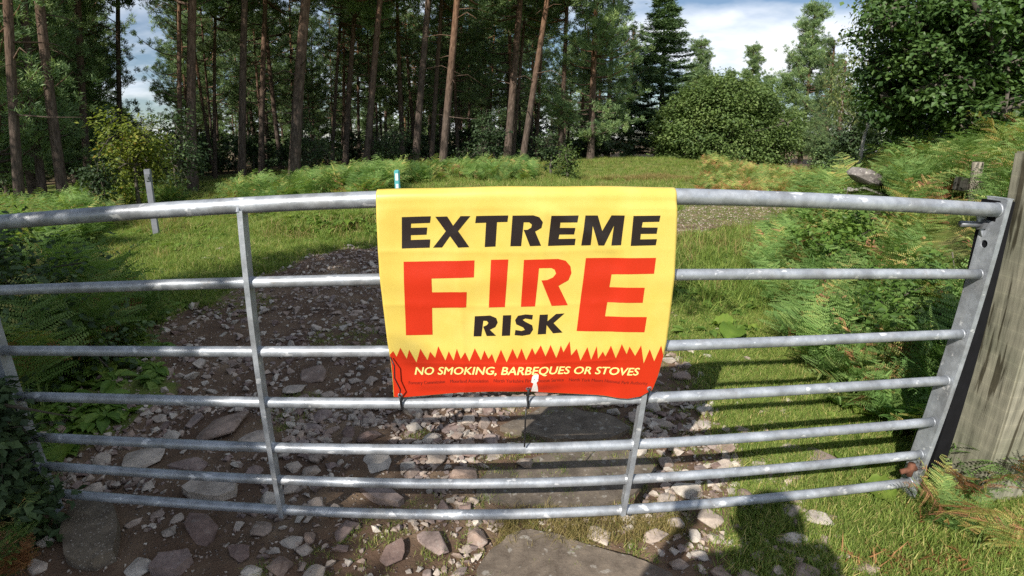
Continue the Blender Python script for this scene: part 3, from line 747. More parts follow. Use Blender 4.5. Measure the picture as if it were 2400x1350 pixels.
# stake and rail behind the bracken
sx, sy = 4.66, 3.0
tb = bmesh.new()
tube_bm(tb, [(0, 0, -0.1), (0.01, 0, 0.5), (0.004, 0.01, 1.0), (-0.008, 0, 1.305 - 0.0)], [0.062, 0.06, 0.056, 0.052], 12)
for v in tb.verts: v.co += Vector((mnoise.noise(v.co * 6), mnoise.noise(v.co * 6 + Vector((5, 5, 5))), 0)) * 0.008
st = bm_obj('fence_stake', tb, STAKEW, None, True); st.location = (4.68, 3.0, 0); st.rotation_euler = (0, R(-3), 0)
tag(st, 'silvery round fence stake rising from the bracken behind the gatepost', 'stake')
rl = post_box('fence_rail', 0, 1.1, 0, 0.04, 0, 0.14, DARKW, cuts=1); rl.location = (4.95, 3.09, 0.965); rl.rotation_euler = (0, R(5), R(4))
tag(rl, 'dark horizontal fence rail nailed behind the silvery stake', 'fence rail')

# ------------------------------------------------------------------ far posts
def bolt(parent, loc, r=0.012, m=None):
    bm = bmesh.new(); tube_bm(bm, [(0, 0, 0), (0, -0.025, 0)], r, 8); o = bm_obj('bolt', bm, m or STEELDK, parent); o.location = loc; return o
g = ground_at(368, 556)
gpst = tag(empty('grey_post', (g.x, g.y, g.z - 0.03), (0, R(0.5), R(20))), 'slim grey square post with a bolt near its top on the grass verge', 'post')
o = post_box('shaft', -0.047, 0.047, -0.04, 0.04, 0, 1.14 - g.z, GREYPOST, parent=gpst, bev=0.006, rough=0.001); o.location = (0, 0, 0)
bm = bmesh.new(); box_bm(bm, -0.035, 0.035, -0.004, 0.004, 0, 0.11, bevel=0.002)
pl = bm_obj('backplate', bm, STEELDK, gpst); pl.location = (0, -0.051, 0.93)
bolt(gpst, (0.0, -0.056, 0.985), 0.02)
mk = at(930, 398, 6.0); gzm = gz1(mk.x, 6.0)
mpost = tag(empty('waymarker_post', (mk.x, 6.0, gzm - 0.03)), 'slim waymarker post with teal and white top standing in the bracken', 'post')
H_ = mk.z - gzm + 0.03
bm = bmesh.new(); box_bm(bm, -0.02, 0.02, -0.02, 0.02, 0, H_ - 0.30, bevel=0.003); bm_obj('stem', bm, WHITEPAINT, mpost)
bm = bmesh.new(); box_bm(bm, -0.037, 0.037, -0.03, 0.03, H_ - 0.30, H_, bevel=0.012); bm_obj('cap', bm, TEAL, mpost)
bm = bmesh.new(); box_bm(bm, -0.018, 0.018, -0.033, -0.031, H_ - 0.26, H_ - 0.20); bm_obj('label_panel', bm, WHITEPAINT, mpost)
bm = bmesh.new(); box_bm(bm, -0.020, 0.020, -0.033, -0.031, H_ - 0.15, H_ - 0.05); bm_obj('label_panel', bm, WHITEPAINT, mpost)

# ------------------------------------------------------------------ stones
def rock_mesh(name, seed, flat=0.5, n_=20, m=STONE, bev=0.05, stretch=1.3):
    r_ = random.Random(seed); bm = bmesh.new()
    for _ in range(n_):
        v = Vector((r_.gauss(0, 1), r_.gauss(0, 1), r_.gauss(0, 1))).normalized() * r_.uniform(0.68, 1.0)
        bm.verts.new((v.x * stretch * 0.5, v.y * 0.5, v.z * flat * 0.5))
    res = bmesh.ops.convex_hull(bm, input=bm.verts[:])
    for v in [v for v in bm.verts if not v.link_faces]: bm.verts.remove(v)
    bmesh.ops.dissolve_limit(bm, angle_limit=R(14), verts=bm.verts[:], edges=bm.edges[:])
    if bev: bmesh.ops.bevel(bm, geom=bm.edges[:], offset=bev, segments=1, affect='EDGES', clamp_overlap=True)
    bmesh.ops.triangulate(bm, faces=bm.faces[:])
    me = bpy.data.meshes.new(name); bm.to_mesh(me); bm.free(); me.materials.append(m)
    a = me.attributes.new('tint', 'FLOAT', 'POINT'); a.data.foreach_set('value', np.zeros(len(me.vertices), np.float32))
    return me
ROCKS = [rock_mesh('stone', s, rnd.uniform(0.45, 0.8), rnd.choice((14, 17, 20)), STONE, 0.045, rnd.uniform(1.0, 1.6)) for s in range(16)]
PROCKS = [rock_mesh('stone', s + 50, rnd.uniform(0.3, 0.6), 14, PINKSTONE, 0.022, rnd.uniform(1.1, 1.6)) for s in range(6)]
FROCKS = [rock_mesh('stone', s + 80, rnd.uniform(0.2, 0.32), 24, STONE, 0.03, rnd.uniform(1.1, 1.5)) for s in range(5)]
occupied = []
def place_rock(x, y, size, me, label, grp=None, sink=0.35, name='stone'):
    o = obj(name, me); z = gz1(x, y)
    d = me.vertices; h = max(v.co.z for v in d)
    o.location = (x, y, z + size * h * (1 - 2 * sink)); o.scale = (size,) * 3
    o.rotation_euler = (rnd.uniform(-0.15, 0.15), rnd.uniform(-0.15, 0.15), rnd.uniform(0, 6.28))
    tag(o, label, 'stone', grp); occupied.append((x, y, size * 0.62)); return o
def slab(name, pix, th, m, label, zoff=0.02, seed=0, cat='stone slab'):
    """flat bedded slab: outline on the ground, thick downwards, its top slightly uneven"""
    pts = [ground_at(*p) if not isinstance(p, Vector) else p for p in pix]
    cx_ = sum(p.x for p in pts) / len(pts); cy_ = sum(p.y for p in pts) / len(pts); cz_ = max(gz1(p.x, p.y) for p in pts)
    out = []
    for i, p in enumerate(pts):
        q = pts[(i + 1) % len(pts)]
        for k in range(5):
            t = k / 5; a = p.lerp(q, t); j = 0.018 * mnoise.noise(Vector((a.x * 9, a.y * 9, seed)))
            d = Vector((a.x - cx_, a.y - cy_)).normalized(); out.append(Vector((a.x - cx_ + d.x * j, a.y - cy_ + d.y * j)))
    bm = bmesh.new()
    topv = [bm.verts.new((p.x, p.y, 0)) for p in out]
    f = bm.faces.new(topv)
    if f.normal.z < 0 or f.calc_area() == 0: pass
    bm.normal_update()
    if f.normal.z < 0: f.normal_flip()
    bmesh.ops.triangulate(bm, faces=[f])
    bmesh.ops.subdivide_edges(bm, edges=bm.edges[:], cuts=3, use_grid_fill=True)
    top_f = bm.faces[:]
    ext = bmesh.ops.extrude_face_region(bm, geom=top_f)
    for e in ext['geom']:
        if isinstance(e, bmesh.types.BMVert): e.co.z += th
    for v in bm.verts:
        if v.co.z > th * 0.5:
            v.co.z += 0.006 * mnoise.noise(Vector((v.co.x * 5, v.co.y * 5, seed))) + 0.003 * mnoise.noise(Vector((v.co.x * 22, v.co.y * 22, seed)))
            v.co.x *= 0.985; v.co.y *= 0.985
    bmesh.ops.recalc_face_normals(bm, faces=bm.faces[:])
    o = bm_obj(name, bm, m); o.location = (cx_, cy_, cz_ - th + zoff); tag(o, label, cat)
    for p in pts: occupied.append((p.x * 0.7 + cx_ * 0.3, p.y * 0.7 + cy_ * 0.3, 0.10))
    occupied.append((cx_, cy_, 0.12))
    return o, out, Vector((cx_, cy_, 0))
slab('stone_slab', [(1120, 1349), (1150, 1296), (1185, 1264), (1240, 1252), (1330, 1268), (1400, 1292), (1480, 1318), (1570, 1349), Vector((0.45, -0.62, 0)), Vector((-0.3, -0.62, 0))], 0.07, SLAB, 'large flat brown slab in the foreground below the lowest rail', 0.012, 1)
slab('stone_slab', [(1170, 1012), (1225, 985), (1270, 958), (1345, 958), (1440, 985), (1480, 1010), (1430, 1040), (1300, 1045)], 0.05, SLAB, 'dark flat slab in the shadow just under the banner', 0.006, 2)
slab('stone_slab', [(1120, 1135), (1150, 1100), (1290, 1065), (1420, 1050), (1500, 1062), (1540, 1110), (1490, 1165), (1400, 1200), (1230, 1195), (1110, 1175)], 0.05, SLAB, 'broad tan slab crossed by rail shadows under the slim upright', 0.004, 3)
slab('concrete_block', [(168, 1215), (205, 1180), (272, 1190), (285, 1245), (278, 1320), (225, 1345), (160, 1325), (140, 1270)], 0.09, CONC, 'pebbly old concrete block set in the earth in deep shade', 0.03, 4, 'concrete block')
slab('stone_slab', [(840, 1150), (905, 1150), (948, 1180), (935, 1192), (885, 1188)], 0.04, PINKSTONE, 'thin purple slab lying behind the lowest rail', 0.028, 5)
slab('stone_slab', [(425, 1160), (470, 1138), (555, 1140), (560, 1165), (520, 1180), (440, 1175)], 0.05, STONE, 'pale pitted slab between the two lowest rails near the dark upright', 0.03, 6)
slab('stone_slab', [(355, 1349), (375, 1310), (445, 1298), (455, 1320), (420, 1352)], 0.06, PINKSTONE, 'pinkish slab at the bottom edge beside the concrete block', 0.03, 7)
NAMED = [  # px, py, width px, set, label
 (525, 1008, 125, 'F', 'big pale angular stone between the fourth and fifth rails'),
 (602, 1036, 95, 'F', 'pale stone half hidden by the dark upright at the fifth rail'),
 (338, 1082, 105, 'F', 'large mossy buff stone above the sixth rail in the shade'),
 (440, 1100, 88, 'P', 'rust red stone beside the mossy buff stone'),
 (595, 1108, 52, 'P', 'small purple block left of the dark upright above the sixth rail'),
 (452, 990, 50, 'P', 'narrow purplish stone left of the big pale angular stone'),
 (475, 1245, 84, 'P', 'flat pink cobble below the lowest rail in the shade'),
 (310, 1226, 44, 'W', 'whitish stone just right of the concrete block'),
 (417, 1217, 32, 'W', 'small white stone touching the lowest rail in the shade'),
 (107, 1276, 36, 'W', 'smooth white stone left of the concrete block'),
 (84, 1333, 52, 'W', 'round white cobble in the bottom corner in deep shade'),
 (150, 1230, 36, 'S', 'grey cobble above the smooth white stone'),
 (1232, 1088, 52, 'W', 'rounded pale cobble standing on the tan slab under the banner'),
 (1497, 1060, 52, 'W', 'bright white rock beside the slim upright'),
 (1850, 1055, 48, 'W', 'pointed whitish rock on the grass by the sixth rail'),
 (1915, 1082, 92, 'P', 'flat mauve stone on the grass behind the sixth rail'),
 (885, 1084, 88, 'F', 'flat buff stone between the fifth and sixth rails'),
 (925, 1298, 92, 'P', 'flat pinkish stone in the foreground of the shade'),
 (1015, 1285, 86, 'P', 'pink stone under a small white one in the foreground'),
 (738, 880, 92, 'F', 'long pale stone between the third and fourth rails'),
 (690, 915, 62, 'F', 'pale blocky stone close above the fourth rail'),
 (868, 1030, 68, 'P', 'mauve stone touching the fifth rail'),
 (818, 1020, 56, 'P', 'pinkish stone left of the mauve one at the fifth rail'),
 (815, 1035, 40, 'S', 'small grey stone tucked under the pinkish ones'),
 (1535, 1262, 62, 'S', 'pale cobble at the edge of the large foreground slab'),
 (1582, 1232, 46, 'S', 'lilac grey cobble below the lowest rail in the sun'),
 (1665, 1222, 72, 'W', 'pointed cream stone at the edge of the person shadow'),
 (1733, 1240, 36, 'P', 'violet stone lying in the person shadow'),
 (1685, 1300, 34, 'S', 'rounded brown cobble in a patch of sun in the shadow'),
 (1775, 1305, 44, 'S', 'grey cobble in the lower part of the person shadow'),
 (1440, 970, 40, 'S', 'grey block in the banner shadow beside the slim upright'),
 (400, 1250, 44, 'S', 'grey stone left of the flat pink cobble'),
 (800, 1290, 44, 'P', 'small reddish stone among gravel in the foreground'),
 (690, 1100, 54, 'W', 'pale stone right of the dark upright above the sixth rail'),
 (730, 1110, 46, 'W', 'second pale stone right of the dark upright above the sixth rail'),
 (615, 1250, 60, 'S', 'grey pink cobble under the foot of the dark upright'),
 (560, 1300, 70, 'P', 'dull red slabby stone near the bottom edge in shade'),
 (330, 1335, 60, 'F', 'pale broken stone at the bottom edge right of the concrete block'),
 (1590, 1330, 46, 'W', 'white stone near the bottom edge beside the foreground slab'),
 (1400, 1260, 70, 'F', 'long pale stone just above the foreground slab'),
]
for px, py, w, kind, lab in NAMED:
    g = ground_at(px, py); dd = (g - EYE).length; size = w / 1150 * dd / 1.15
    me = {'F': rnd.choice(FROCKS), 'P': rnd.choice(PROCKS), 'W': rnd.choice(ROCKS), 'S': rnd.choice(ROCKS)}[kind]
    place_rock(g.x, g.y, size, me, lab, None, 0.22 if kind == 'F' else 0.3)
# loose stones: size by spot, largest built one by one
cand = []
while len(cand) < 10500:
    y = rnd.uniform(-0.75, 1) ** 1 if rnd.random() < 0.35 else rnd.uniform(-0.75, 6.2)
    l_ = np.interp(y, TL[:, 0], TL[:, 1]) - 0.35; r_ = np.interp(y, TR[:, 0], TR[:, 1]) + 0.35
    x = rnd.uniform(l_, r_)
    if rnd.random() > 0.25 + 0.75 * float(track_w(np.array([x]), np.array([y]))[0]): continue
    dens = float(fbm(np.array([x]), np.array([y]), 0.9, 3, 30)[0])
    if dens < -0.12 and rnd.random() < 0.6: continue
    cand.append((x, y))
for _ in range(900): cand.append((rnd.uniform(0.0, 1.0), rnd.uniform(-0.5, 0.35)))
for _ in range(700): cand.append((rnd.uniform(-1.9, 0.0), rnd.uniform(-0.4, 0.9)))
big = []
loose = []
for x, y in cand:
    s = min(0.10, math.exp(rnd.gauss(math.log(0.033), 0.50)))
    d = math.hypot(x - EYE.x, y - EYE.y)
    if any((x - a) ** 2 + (y - b3) ** 2 < (r3 + s * 0.5) ** 2 for a, b3, r3 in occupied): continue
    loose.append((s / d if s > 0.035 else 0.0, x, y, s))
loose.sort(reverse=True)
chosen, rest = [], []
for app, x, y, s in loose:
    if len(chosen) < 235 and app > 0:
        if any((x - a[1]) ** 2 + (y - a[2]) ** 2 < (0.45 * (a[3] + s)) ** 2 for a in chosen): continue
        chosen.append((app, x, y, s))
    else: rest.append((x, y, s))
for app, x, y, s in chosen:
    place_rock(x, y, s * 1.15, rnd.choice(ROCKS) if rnd.random() < 0.88 else rnd.choice(PROCKS), 'small weathered sandstone fragment lying loose on the rutted track', 'loose stones on the track', rnd.uniform(0.25, 0.5))
def joined_rocks(name, items, srcs, mat_, tint=True, sinkr=(0.1, 0.4)):
    Vs, Fs, Ts, base = [], [], [], 0
    arr = []
    for me in srcs:
        v = np.empty(len(me.vertices) * 3, np.float32); me.vertices.foreach_get('co', v)
        me.calc_loop_triangles(); f = np.empty(len(me.loop_triangles) * 3, np.int32); me.loop_triangles.foreach_get('vertices', f)
        arr.append((v.reshape(-1, 3), f.reshape(-1, 3)))
    zs = gz(np.array([i[0] for i in items]), np.array([i[1] for i in items]))
    for (x, y, s), z in zip(items, zs):
        v, f = arr[rng.integers(len(arr))]
        a = rng.uniform(0, 6.28); c, q = math.cos(a), math.sin(a)
        M3 = np.array([[c, -q, 0], [q, c, 0], [0, 0, 1.0]]) * s
        w = v @ M3.T; w[:, 0] += x; w[:, 1] += y; w[:, 2] += z + s * 0.25 * (1 - 2 * rng.uniform(*sinkr))
        Vs.append(w); Fs.append(f + base); Ts.append(np.full(len(v), rng.random())); base += len(v)
    me = mesh_np(name, np.concatenate(Vs), np.concatenate(Fs), mat_, False, {'tint': ('FLOAT', np.concatenate(Ts))})
    return tag(obj(name, me), kind='stuff')
SMALL = [rock_mesh('pebble', s + 200, rnd.uniform(0.5, 0.8), 10, STONE, 0, rnd.uniform(1, 1.5)) for s in range(10)]
joined_rocks('rubble', [r for i, r in enumerate(rest) if i % 4], SMALL, STONE)
joined_rocks('rubble', [r for i, r in enumerate(rest) if not i % 4], SMALL, PINKSTONE)
gr = []
while len(gr) < 20000:
    y = rnd.uniform(-0.8, 5.5) if rnd.random() < 0.62 else rnd.uniform(4, 10)
    x = rnd.uniform(np.interp(y, TL[:, 0], TL[:, 1]) - 0.3, np.interp(y, TR[:, 0], TR[:, 1]) + 0.4)
    gr.append((x, y, rnd.uniform(0.006, 0.018) * (1 + 0.22 * max(0, y - 2.5))))
TINY = [rock_mesh('pebble', s + 300, rnd.uniform(0.6, 0.9), 7, STONE, 0, rnd.uniform(1, 1.4)) for s in range(6)]
joined_rocks('gravel', gr, TINY, STONE)
# pale stones along the far edge of the shade and in the verge
for px, py, w in [(740, 572, 16), (765, 570, 12), (820, 578, 14), (730, 577, 10), (838, 566, 9), (517, 588, 20), (483, 609, 20), (520, 610, 22), (500, 606, 15), (603, 580, 9), (218, 720, 22), (205, 745, 16), (338, 705, 24), (275, 725, 22), (296, 735, 18), (285, 698, 26), (320, 730, 20), (345, 730, 16), (390, 733, 14), (428, 775, 24), (240, 745, 14), (1930, 820, 42), (985, 565, 14), (1690, 595, 10)]:
    g = ground_at(px, py); dd = (g - EYE).length
    place_rock(g.x, g.y, w / 1180 * dd, rnd.choice(ROCKS), 'pale stone bedded at the grassy margin beyond the rails', 'pale stones at the grassy margin', 0.2)
# ruined wall stones in the bracken
wall = tag(empty('tumbled_wall', tuple(at(2040, 440, 6.0))), 'tumbled drystone wall end poking out of the bracken bank', 'wall')
wl0 = at(2040, 440, 6.0); wall.location.z += 0.05
GREYST = stone_mat('grey_stone', (0.22, 0.20, 0.19), (0.30, 0.28, 0.26), (0.38, 0.355, 0.33), lichen=0.8)
for dx_, dz_, s, me in ((-0.02, 0.12, 0.66, ROCKS[2]), (0.05, -0.14, 0.50, ROCKS[5]), (0.40, 0.16, 0.30, ROCKS[7]), (-0.22, -0.34, 0.45, ROCKS[9]), (0.35, -0.25, 0.42, ROCKS[1]), (0.1, -0.5, 0.5, ROCKS[11]), (-0.35, -0.1, 0.3, ROCKS[3])):
    me = me.copy(); me.materials.clear(); me.materials.append(GREYST)
    o = obj('stone', me, wall, (dx_, rnd.uniform(-0.08, 0.08), dz_), (rnd.uniform(-.2, .2), rnd.uniform(-.2, .2), rnd.uniform(-.3, .3)), (s * 1.25, s, s * 0.72))
# ------------------------------------------------------------------ leaves, blades, trees
def diamonds(P, D, Nn, L, W, tint, fold=0.0):
    """one 4-corner leaf per row: base P, direction D, side from normal Nn"""
    S = np.cross(D, Nn); S /= (np.linalg.norm(S, axis=1, keepdims=True) + 1e-9)
    L = L[:, None]; W = W[:, None]
    a = P; b_ = P + D * L * 0.45 + S * W * 0.5 + Nn * W * fold; c = P + D * L; d = P + D * L * 0.45 - S * W * 0.5 + Nn * W * fold
    V = np.stack([a, b_, c, d], 1).reshape(-1, 3)
    F = np.arange(len(P) * 4, dtype=np.int32).reshape(-1, 4)
    T = np.repeat(tint, 4)
    return V, F, T
def unit(n_, r=None):
    v = (r or rng).normal(size=(n_, 3)); return v / np.linalg.norm(v, axis=1, keepdims=True)

def join_parts(parts):
    Vs, Fs, Ts, b0 = [], [], [], 0
    for V, F, T in parts:
        Vs.append(V); Fs.append(F + b0); Ts.append(T); b0 += len(V)
    return np.concatenate(Vs), np.concatenate(Fs), np.concatenate(Ts)
def tubes_mesh(name, lst, m, seg=6):
    Vs, Fs, b0 = [], [], 0
    for pts, rad in lst:
        V, F = tube_mesh(pts, rad, seg); Vs += [tuple(v) for v in V]; Fs += [tuple(i + b0 for i in f) for f in F]; b0 = len(Vs)
    return mesh_np(name, Vs, Fs, m, True)

def pine_variant(seed, H, lo, spread, dens=0.8, top_only=False):
    r = np.random.default_rng(seed); tr, br = [], []
    # trunk with faint sweep
    n_ = 12; zs = np.linspace(-0.3, H, n_); sw = r.normal(size=2) * 0.12
    cx_ = lambda z: (sw[0] * math.sin(z / H * 3.0), sw[1] * math.sin(z / H * 2.2 + 1))
    tpts = [(cx_(z)[0], cx_(z)[1], z) for z in zs]; trad = [0.2 * (1.25 if z < 0.1 else 1.0) * (1 - 0.78 * max(0, z) / H) + 0.01 for z in zs]
    trunk = tubes_mesh('trunk', [(tpts, trad)], BARK, 10)
    leaves = []
    limbs = []
    z = 2.2
    while z < lo:                       # dead snags
        if r.random() < 0.55:
            a = r.uniform(0, 6.28); l = r.uniform(0.3, 1.5); x0, y0 = cx_(z)
            p = [(x0, y0, z), (x0 + math.cos(a) * l * .5, y0 + math.sin(a) * l * .5, z + l * r.uniform(-.05, .2)), (x0 + math.cos(a) * l, y0 + math.sin(a) * l, z + l * r.uniform(-.2, .45))]
            limbs.append((p, [0.022, 0.014, 0.004]))
        z += r.uniform(0.25, 0.8)
    z = lo
    while z < H - 0.2:
        t = (z - lo) / (H - lo)
        for _ in range(r.integers(2, 5)):
            if r.random() < 0.12: continue
            a = r.uniform(0, 6.28); L = spread * (0.55 + 0.6 * math.sin(min(1, t * 1.15 + 0.12) * 2.9)) * r.uniform(0.55, 1.15) * (1 - 0.55 * t)
            x0, y0 = cx_(z); up = r.uniform(-0.05, 0.5) + 0.4 * t
            m_ = 6; pts = []
            ca, sa = math.cos(a), math.sin(a); bend = r.uniform(-0.25, 0.25)
            for i in range(m_):
                s = i / (m_ - 1); pts.append(np.array([x0 + (ca - sa * bend * s) * L * s, y0 + (sa + ca * bend * s) * L * s, z + L * (up * s * 0.6 + 0.35 * s * s * up - 0.12 * math.sin(s * 3.1))]))
            limbs.append(([tuple(p) for p in pts], [0.045 * (1 - 0.8 * i / 5) * (1 - 0.4 * t) + 0.004 for i in range(m_)]))
            nt = int(12 * dens * L / 2.2) + 3
            for k in range(nt):
                s = r.uniform(0.32, 1.0) ** 0.8; i = min(m_ - 2, int(s * (m_ - 1))); f = s * (m_ - 1) - i
                c = pts[i] * (1 - f) + pts[i + 1] * f
                off = r.normal(size=3) * np.array([0.27, 0.27, 0.12]) * (0.6 + 0.5 * L / 2)
                c = c + off + np.array([0, 0, 0.05])
                nb = r.integers(38, 58)
                D = unit(nb, r); D[:, 2] = np.abs(D[:, 2]) * 0.8 + 0.1; D += np.array([ca, sa, 0.1]) * 0.5; D /= np.linalg.norm(D, axis=1, keepdims=True)
                P = c + r.normal(size=(nb, 3)) * 0.07
                leaves.append(diamonds(P, D, unit(nb, r), r.uniform(0.12, 0.23, nb), r.uniform(0.020, 0.036, nb), np.clip(r.normal(0.5, 0.2) + r.normal(0, 0.12, nb), 0, 1)))
        z += r.uniform(0.22, 0.48) / dens
    Vv, Fv, Tv = join_parts(leaves)
    return trunk, tubes_mesh('branch', limbs, BARK, 5), mesh_np('crown', Vv, Fv, PINE_L, False, {'tint': ('FLOAT', Tv)})

PV = [pine_variant(100 + i, H, lo, sp) for i, (H, lo, sp) in enumerate([(15, 6.6, 2.4), (16.5, 7.6, 2.6), (14, 6.0, 2.4), (17, 6.6, 2.8), (15.5, 7.8, 2.3), (13, 4.2, 2.6), (14, 3.4, 2.7), (15, 4.6, 2.8)])]
PVLOW = pine_variant(130, 12.5, 1.4, 3.0, 1.1)      # pine clothed nearly to the ground
PVYOUNG = pine_variant(131, 11.5, 1.0, 2.6, 2.0)

def make_tree(base, top_dir, variant, r_trunk, scale, label, group=None, name='pine_tree', cat='pine tree', spin=None):
    q = Vector((0, 0, 1)).rotation_difference(top_dir) @ Euler((0, 0, rnd.uniform(0, 6.28) if spin is None else spin)).to_quaternion()
    t = tag(empty(name, base, q.to_euler()), label, cat, group)
    sxy = r_trunk / 0.2
    a = obj('trunk', variant[0], t, None, None, (sxy, sxy, scale))
    b2 = obj('branch', variant[1], t, None, None, scale); b2['kind'] = 'stuff'
    c = obj('crown', variant[2], t, None, None, scale)
    return t
def trunk_line(bx, by, tx, ty, dist):
    d = ray(bx, 395); h = math.hypot(d.x, d.y); bxy = (EYE.x + d.x / h * dist, EYE.y + d.y / h * dist)
    base = Vector((bxy[0], bxy[1], gz1(*bxy) - 0.05))
    d2 = ray(tx, ty); h2 = math.hypot(d2.x, d2.y); top = EYE + d2 * (dist / h2)
    dirn = (top - base).normalized()
    if dirn.z < 0.9: dirn = (dirn + Vector((0, 0, 1))).normalized()
    return base, dirn
FRONT = [ # base px, top px at y=0, trunk px width, distance, label
 (140, 105, 23, 15.5, 'thick dark pine trunk second from the shaded end of the wood'),
 (92, 62, 17, 17, 'slim pale streaked pine trunk at the shaded end of the wood'),
 (20, 8, 20, 15, 'darkest pine at the very end of the wood in shade'),
 (205, 192, 17, 21, 'dark pine with a fork left of the yellow green sallow'),
 (180, 166, 10, 24, 'thin pine trunk beside the dark forked pine'),
 (285, 283, 12, 24, 'thin orange barked pine rising behind the yellow green sallow'),
 (425, 425, 12, 20, 'straight black looking pine stem beside the sky gap'),
 (457, 462, 24, 18, 'stout red barked pine beside the straight black stem'),
 (505, 508, 9, 25, 'thin dark pine between the two red barked pines'),
 (553, 562, 20, 19.5, 'second red barked pine with rough sunlit bark'),
 (608, 616, 15, 22, 'plain brown pine right of the second red barked pine'),
 (694, 728, 30, 18, 'stout grey pink pine leaning towards the waymarker post'),
 (778, 800, 10, 27, 'thin brown pine between the two leaning grey pines'),
 (812, 838, 15, 23, 'brown pine left of the waymarker post'),
 (850, 886, 19, 19.5, 'leaning grey pine just left of the waymarker post'),
 (975, 1005, 19, 20, 'leaning pinkish pine right of the waymarker post'),
 (1008, 1030, 13, 23, 'thinner orange pine between two leaning pinkish pines'),
 (1033, 1064, 21, 18.5, 'leaning pinkish grey pine above the banner middle'),
 (1182, 1216, 22, 22, 'pale barked leaning pine behind the dark bush'),
 (1203, 1232, 10, 25, 'thin pine close behind the pale barked leaning pine'),
 (1225, 1284, 17, 20, 'most tilted pine trunk above the banner'),
 (1257, 1278, 9, 27, 'thin shaded pine right of the most tilted trunk'),
 (1312, 1332, 13, 24, 'short looking pine trunk under drooping green boughs'),
]
for i, (bx, tx, w, dist, lab) in enumerate(FRONT):
    base, dr = trunk_line(bx, 400, tx, 2, dist)
    make_tree(base, dr, PV[(i * 5 + 3) % 5] if i not in (7, 9) else PV[1], w / 1212 * dist / 2 * 0.85, rnd.uniform(0.92, 1.1), lab, 'tall pines at the front edge of the wood')
# rows behind
pts = [(t_.location.x, t_.location.y) for t_ in [o for o in C.objects if o.name.startswith('pine_tree') and o.parent is None]]
nb_ = 0; tries = 0
while nb_ < 100 and tries < 9000:
    tries += 1
    px = rnd.uniform(-250, 1400); dist = 21 + 36 * rnd.random() ** 1.0
    if 312 < px < 425 or (235 < px < 445 and dist > 27): continue
    if (635 < px < 680) and rnd.random() < 0.5: continue
    p = at_d(px, dist)
    if any((p.x - a) ** 2 + (p.y - b3) ** 2 < 2.6 ** 2 for a, b3 in pts): continue
    pts.append((p.x, p.y)); nb_ += 1
    lean = Vector((rnd.gauss(0.02, 0.025), rnd.gauss(0, 0.025), 1)).normalized()
    sc__ = rnd.uniform(0.72, 1.08) * (0.8 if px > 1280 else 1)
    make_tree(p - Vector((0, 0, 0.05)), lean, PV[rnd.randrange(8)] if dist < 34 else PV[5 + rnd.randrange(3)], rnd.uniform(0.07, 0.14), sc__, 'slender pine among the crowded trunks deep inside the wood', 'pines inside the wood')
# the close grown far side of the wood
for i in range(60):
    px = -260 + i * 28 + rnd.uniform(-12, 12)
    if 318 < px < 418: continue
    p = at_d(px, rnd.uniform(56, 76))
    make_tree(p, Vector((0, 0, 1)), PVLOW if i % 2 else PVYOUNG, 0.15, rnd.uniform(0.42, 0.68), 'bushy pine closing the view at the far side of the wood', 'bushy pines at the far side of the wood')
# pines with boughs to the ground at the open corner of the wood
for px, dist, v, s, lab in [(-40, 17, PVLOW, 0.8, 'dark low boughed pine at the edge of the shaded wood'), (60, 20, PVLOW, 0.75, 'dark low boughed pine behind the pale streaked trunk'), (130, 24, PVYOUNG, 0.8, 'dense young pine behind the dark left trunks'), (220, 27, PVLOW, 0.8, 'low boughed pine behind the sallow bush'), (1385, 24, PVLOW, 0.80, 'bushy pine with drooping sunlit boughs at the corner of the wood'), (1425, 31, PVLOW, 0.86, 'tall bushy pine between the drooping boughs and the dark spruce'),
                            (1470, 40, PV[5], 0.72, 'pine half hidden behind the dark spruce'), (1625, 44, PVYOUNG, 0.80, 'pine rising right behind the dark spruce'),
                            (1745, 58, PVYOUNG, 0.98, 'twin topped pine behind the round oak'), (1700, 60, PVYOUNG, 0.78, 'low pine top left behind the round oak'),
                            (1785, 62, PVYOUNG, 0.75, 'small pine top peeping over the round oak'), (1875, 42, PVYOUNG, 0.98, 'tall pale green pine right of the round oak'),
                            (1925, 36, PVLOW, 0.62, 'lower grey green pine right of the round oak'), (1955, 30, PVLOW, 0.45, 'small grey pine beside the weeping birch')]:
    p = at_d(px, dist); make_tree(p, Vector((0.02, 0, 1)).normalized(), v, 0.17, s, lab)

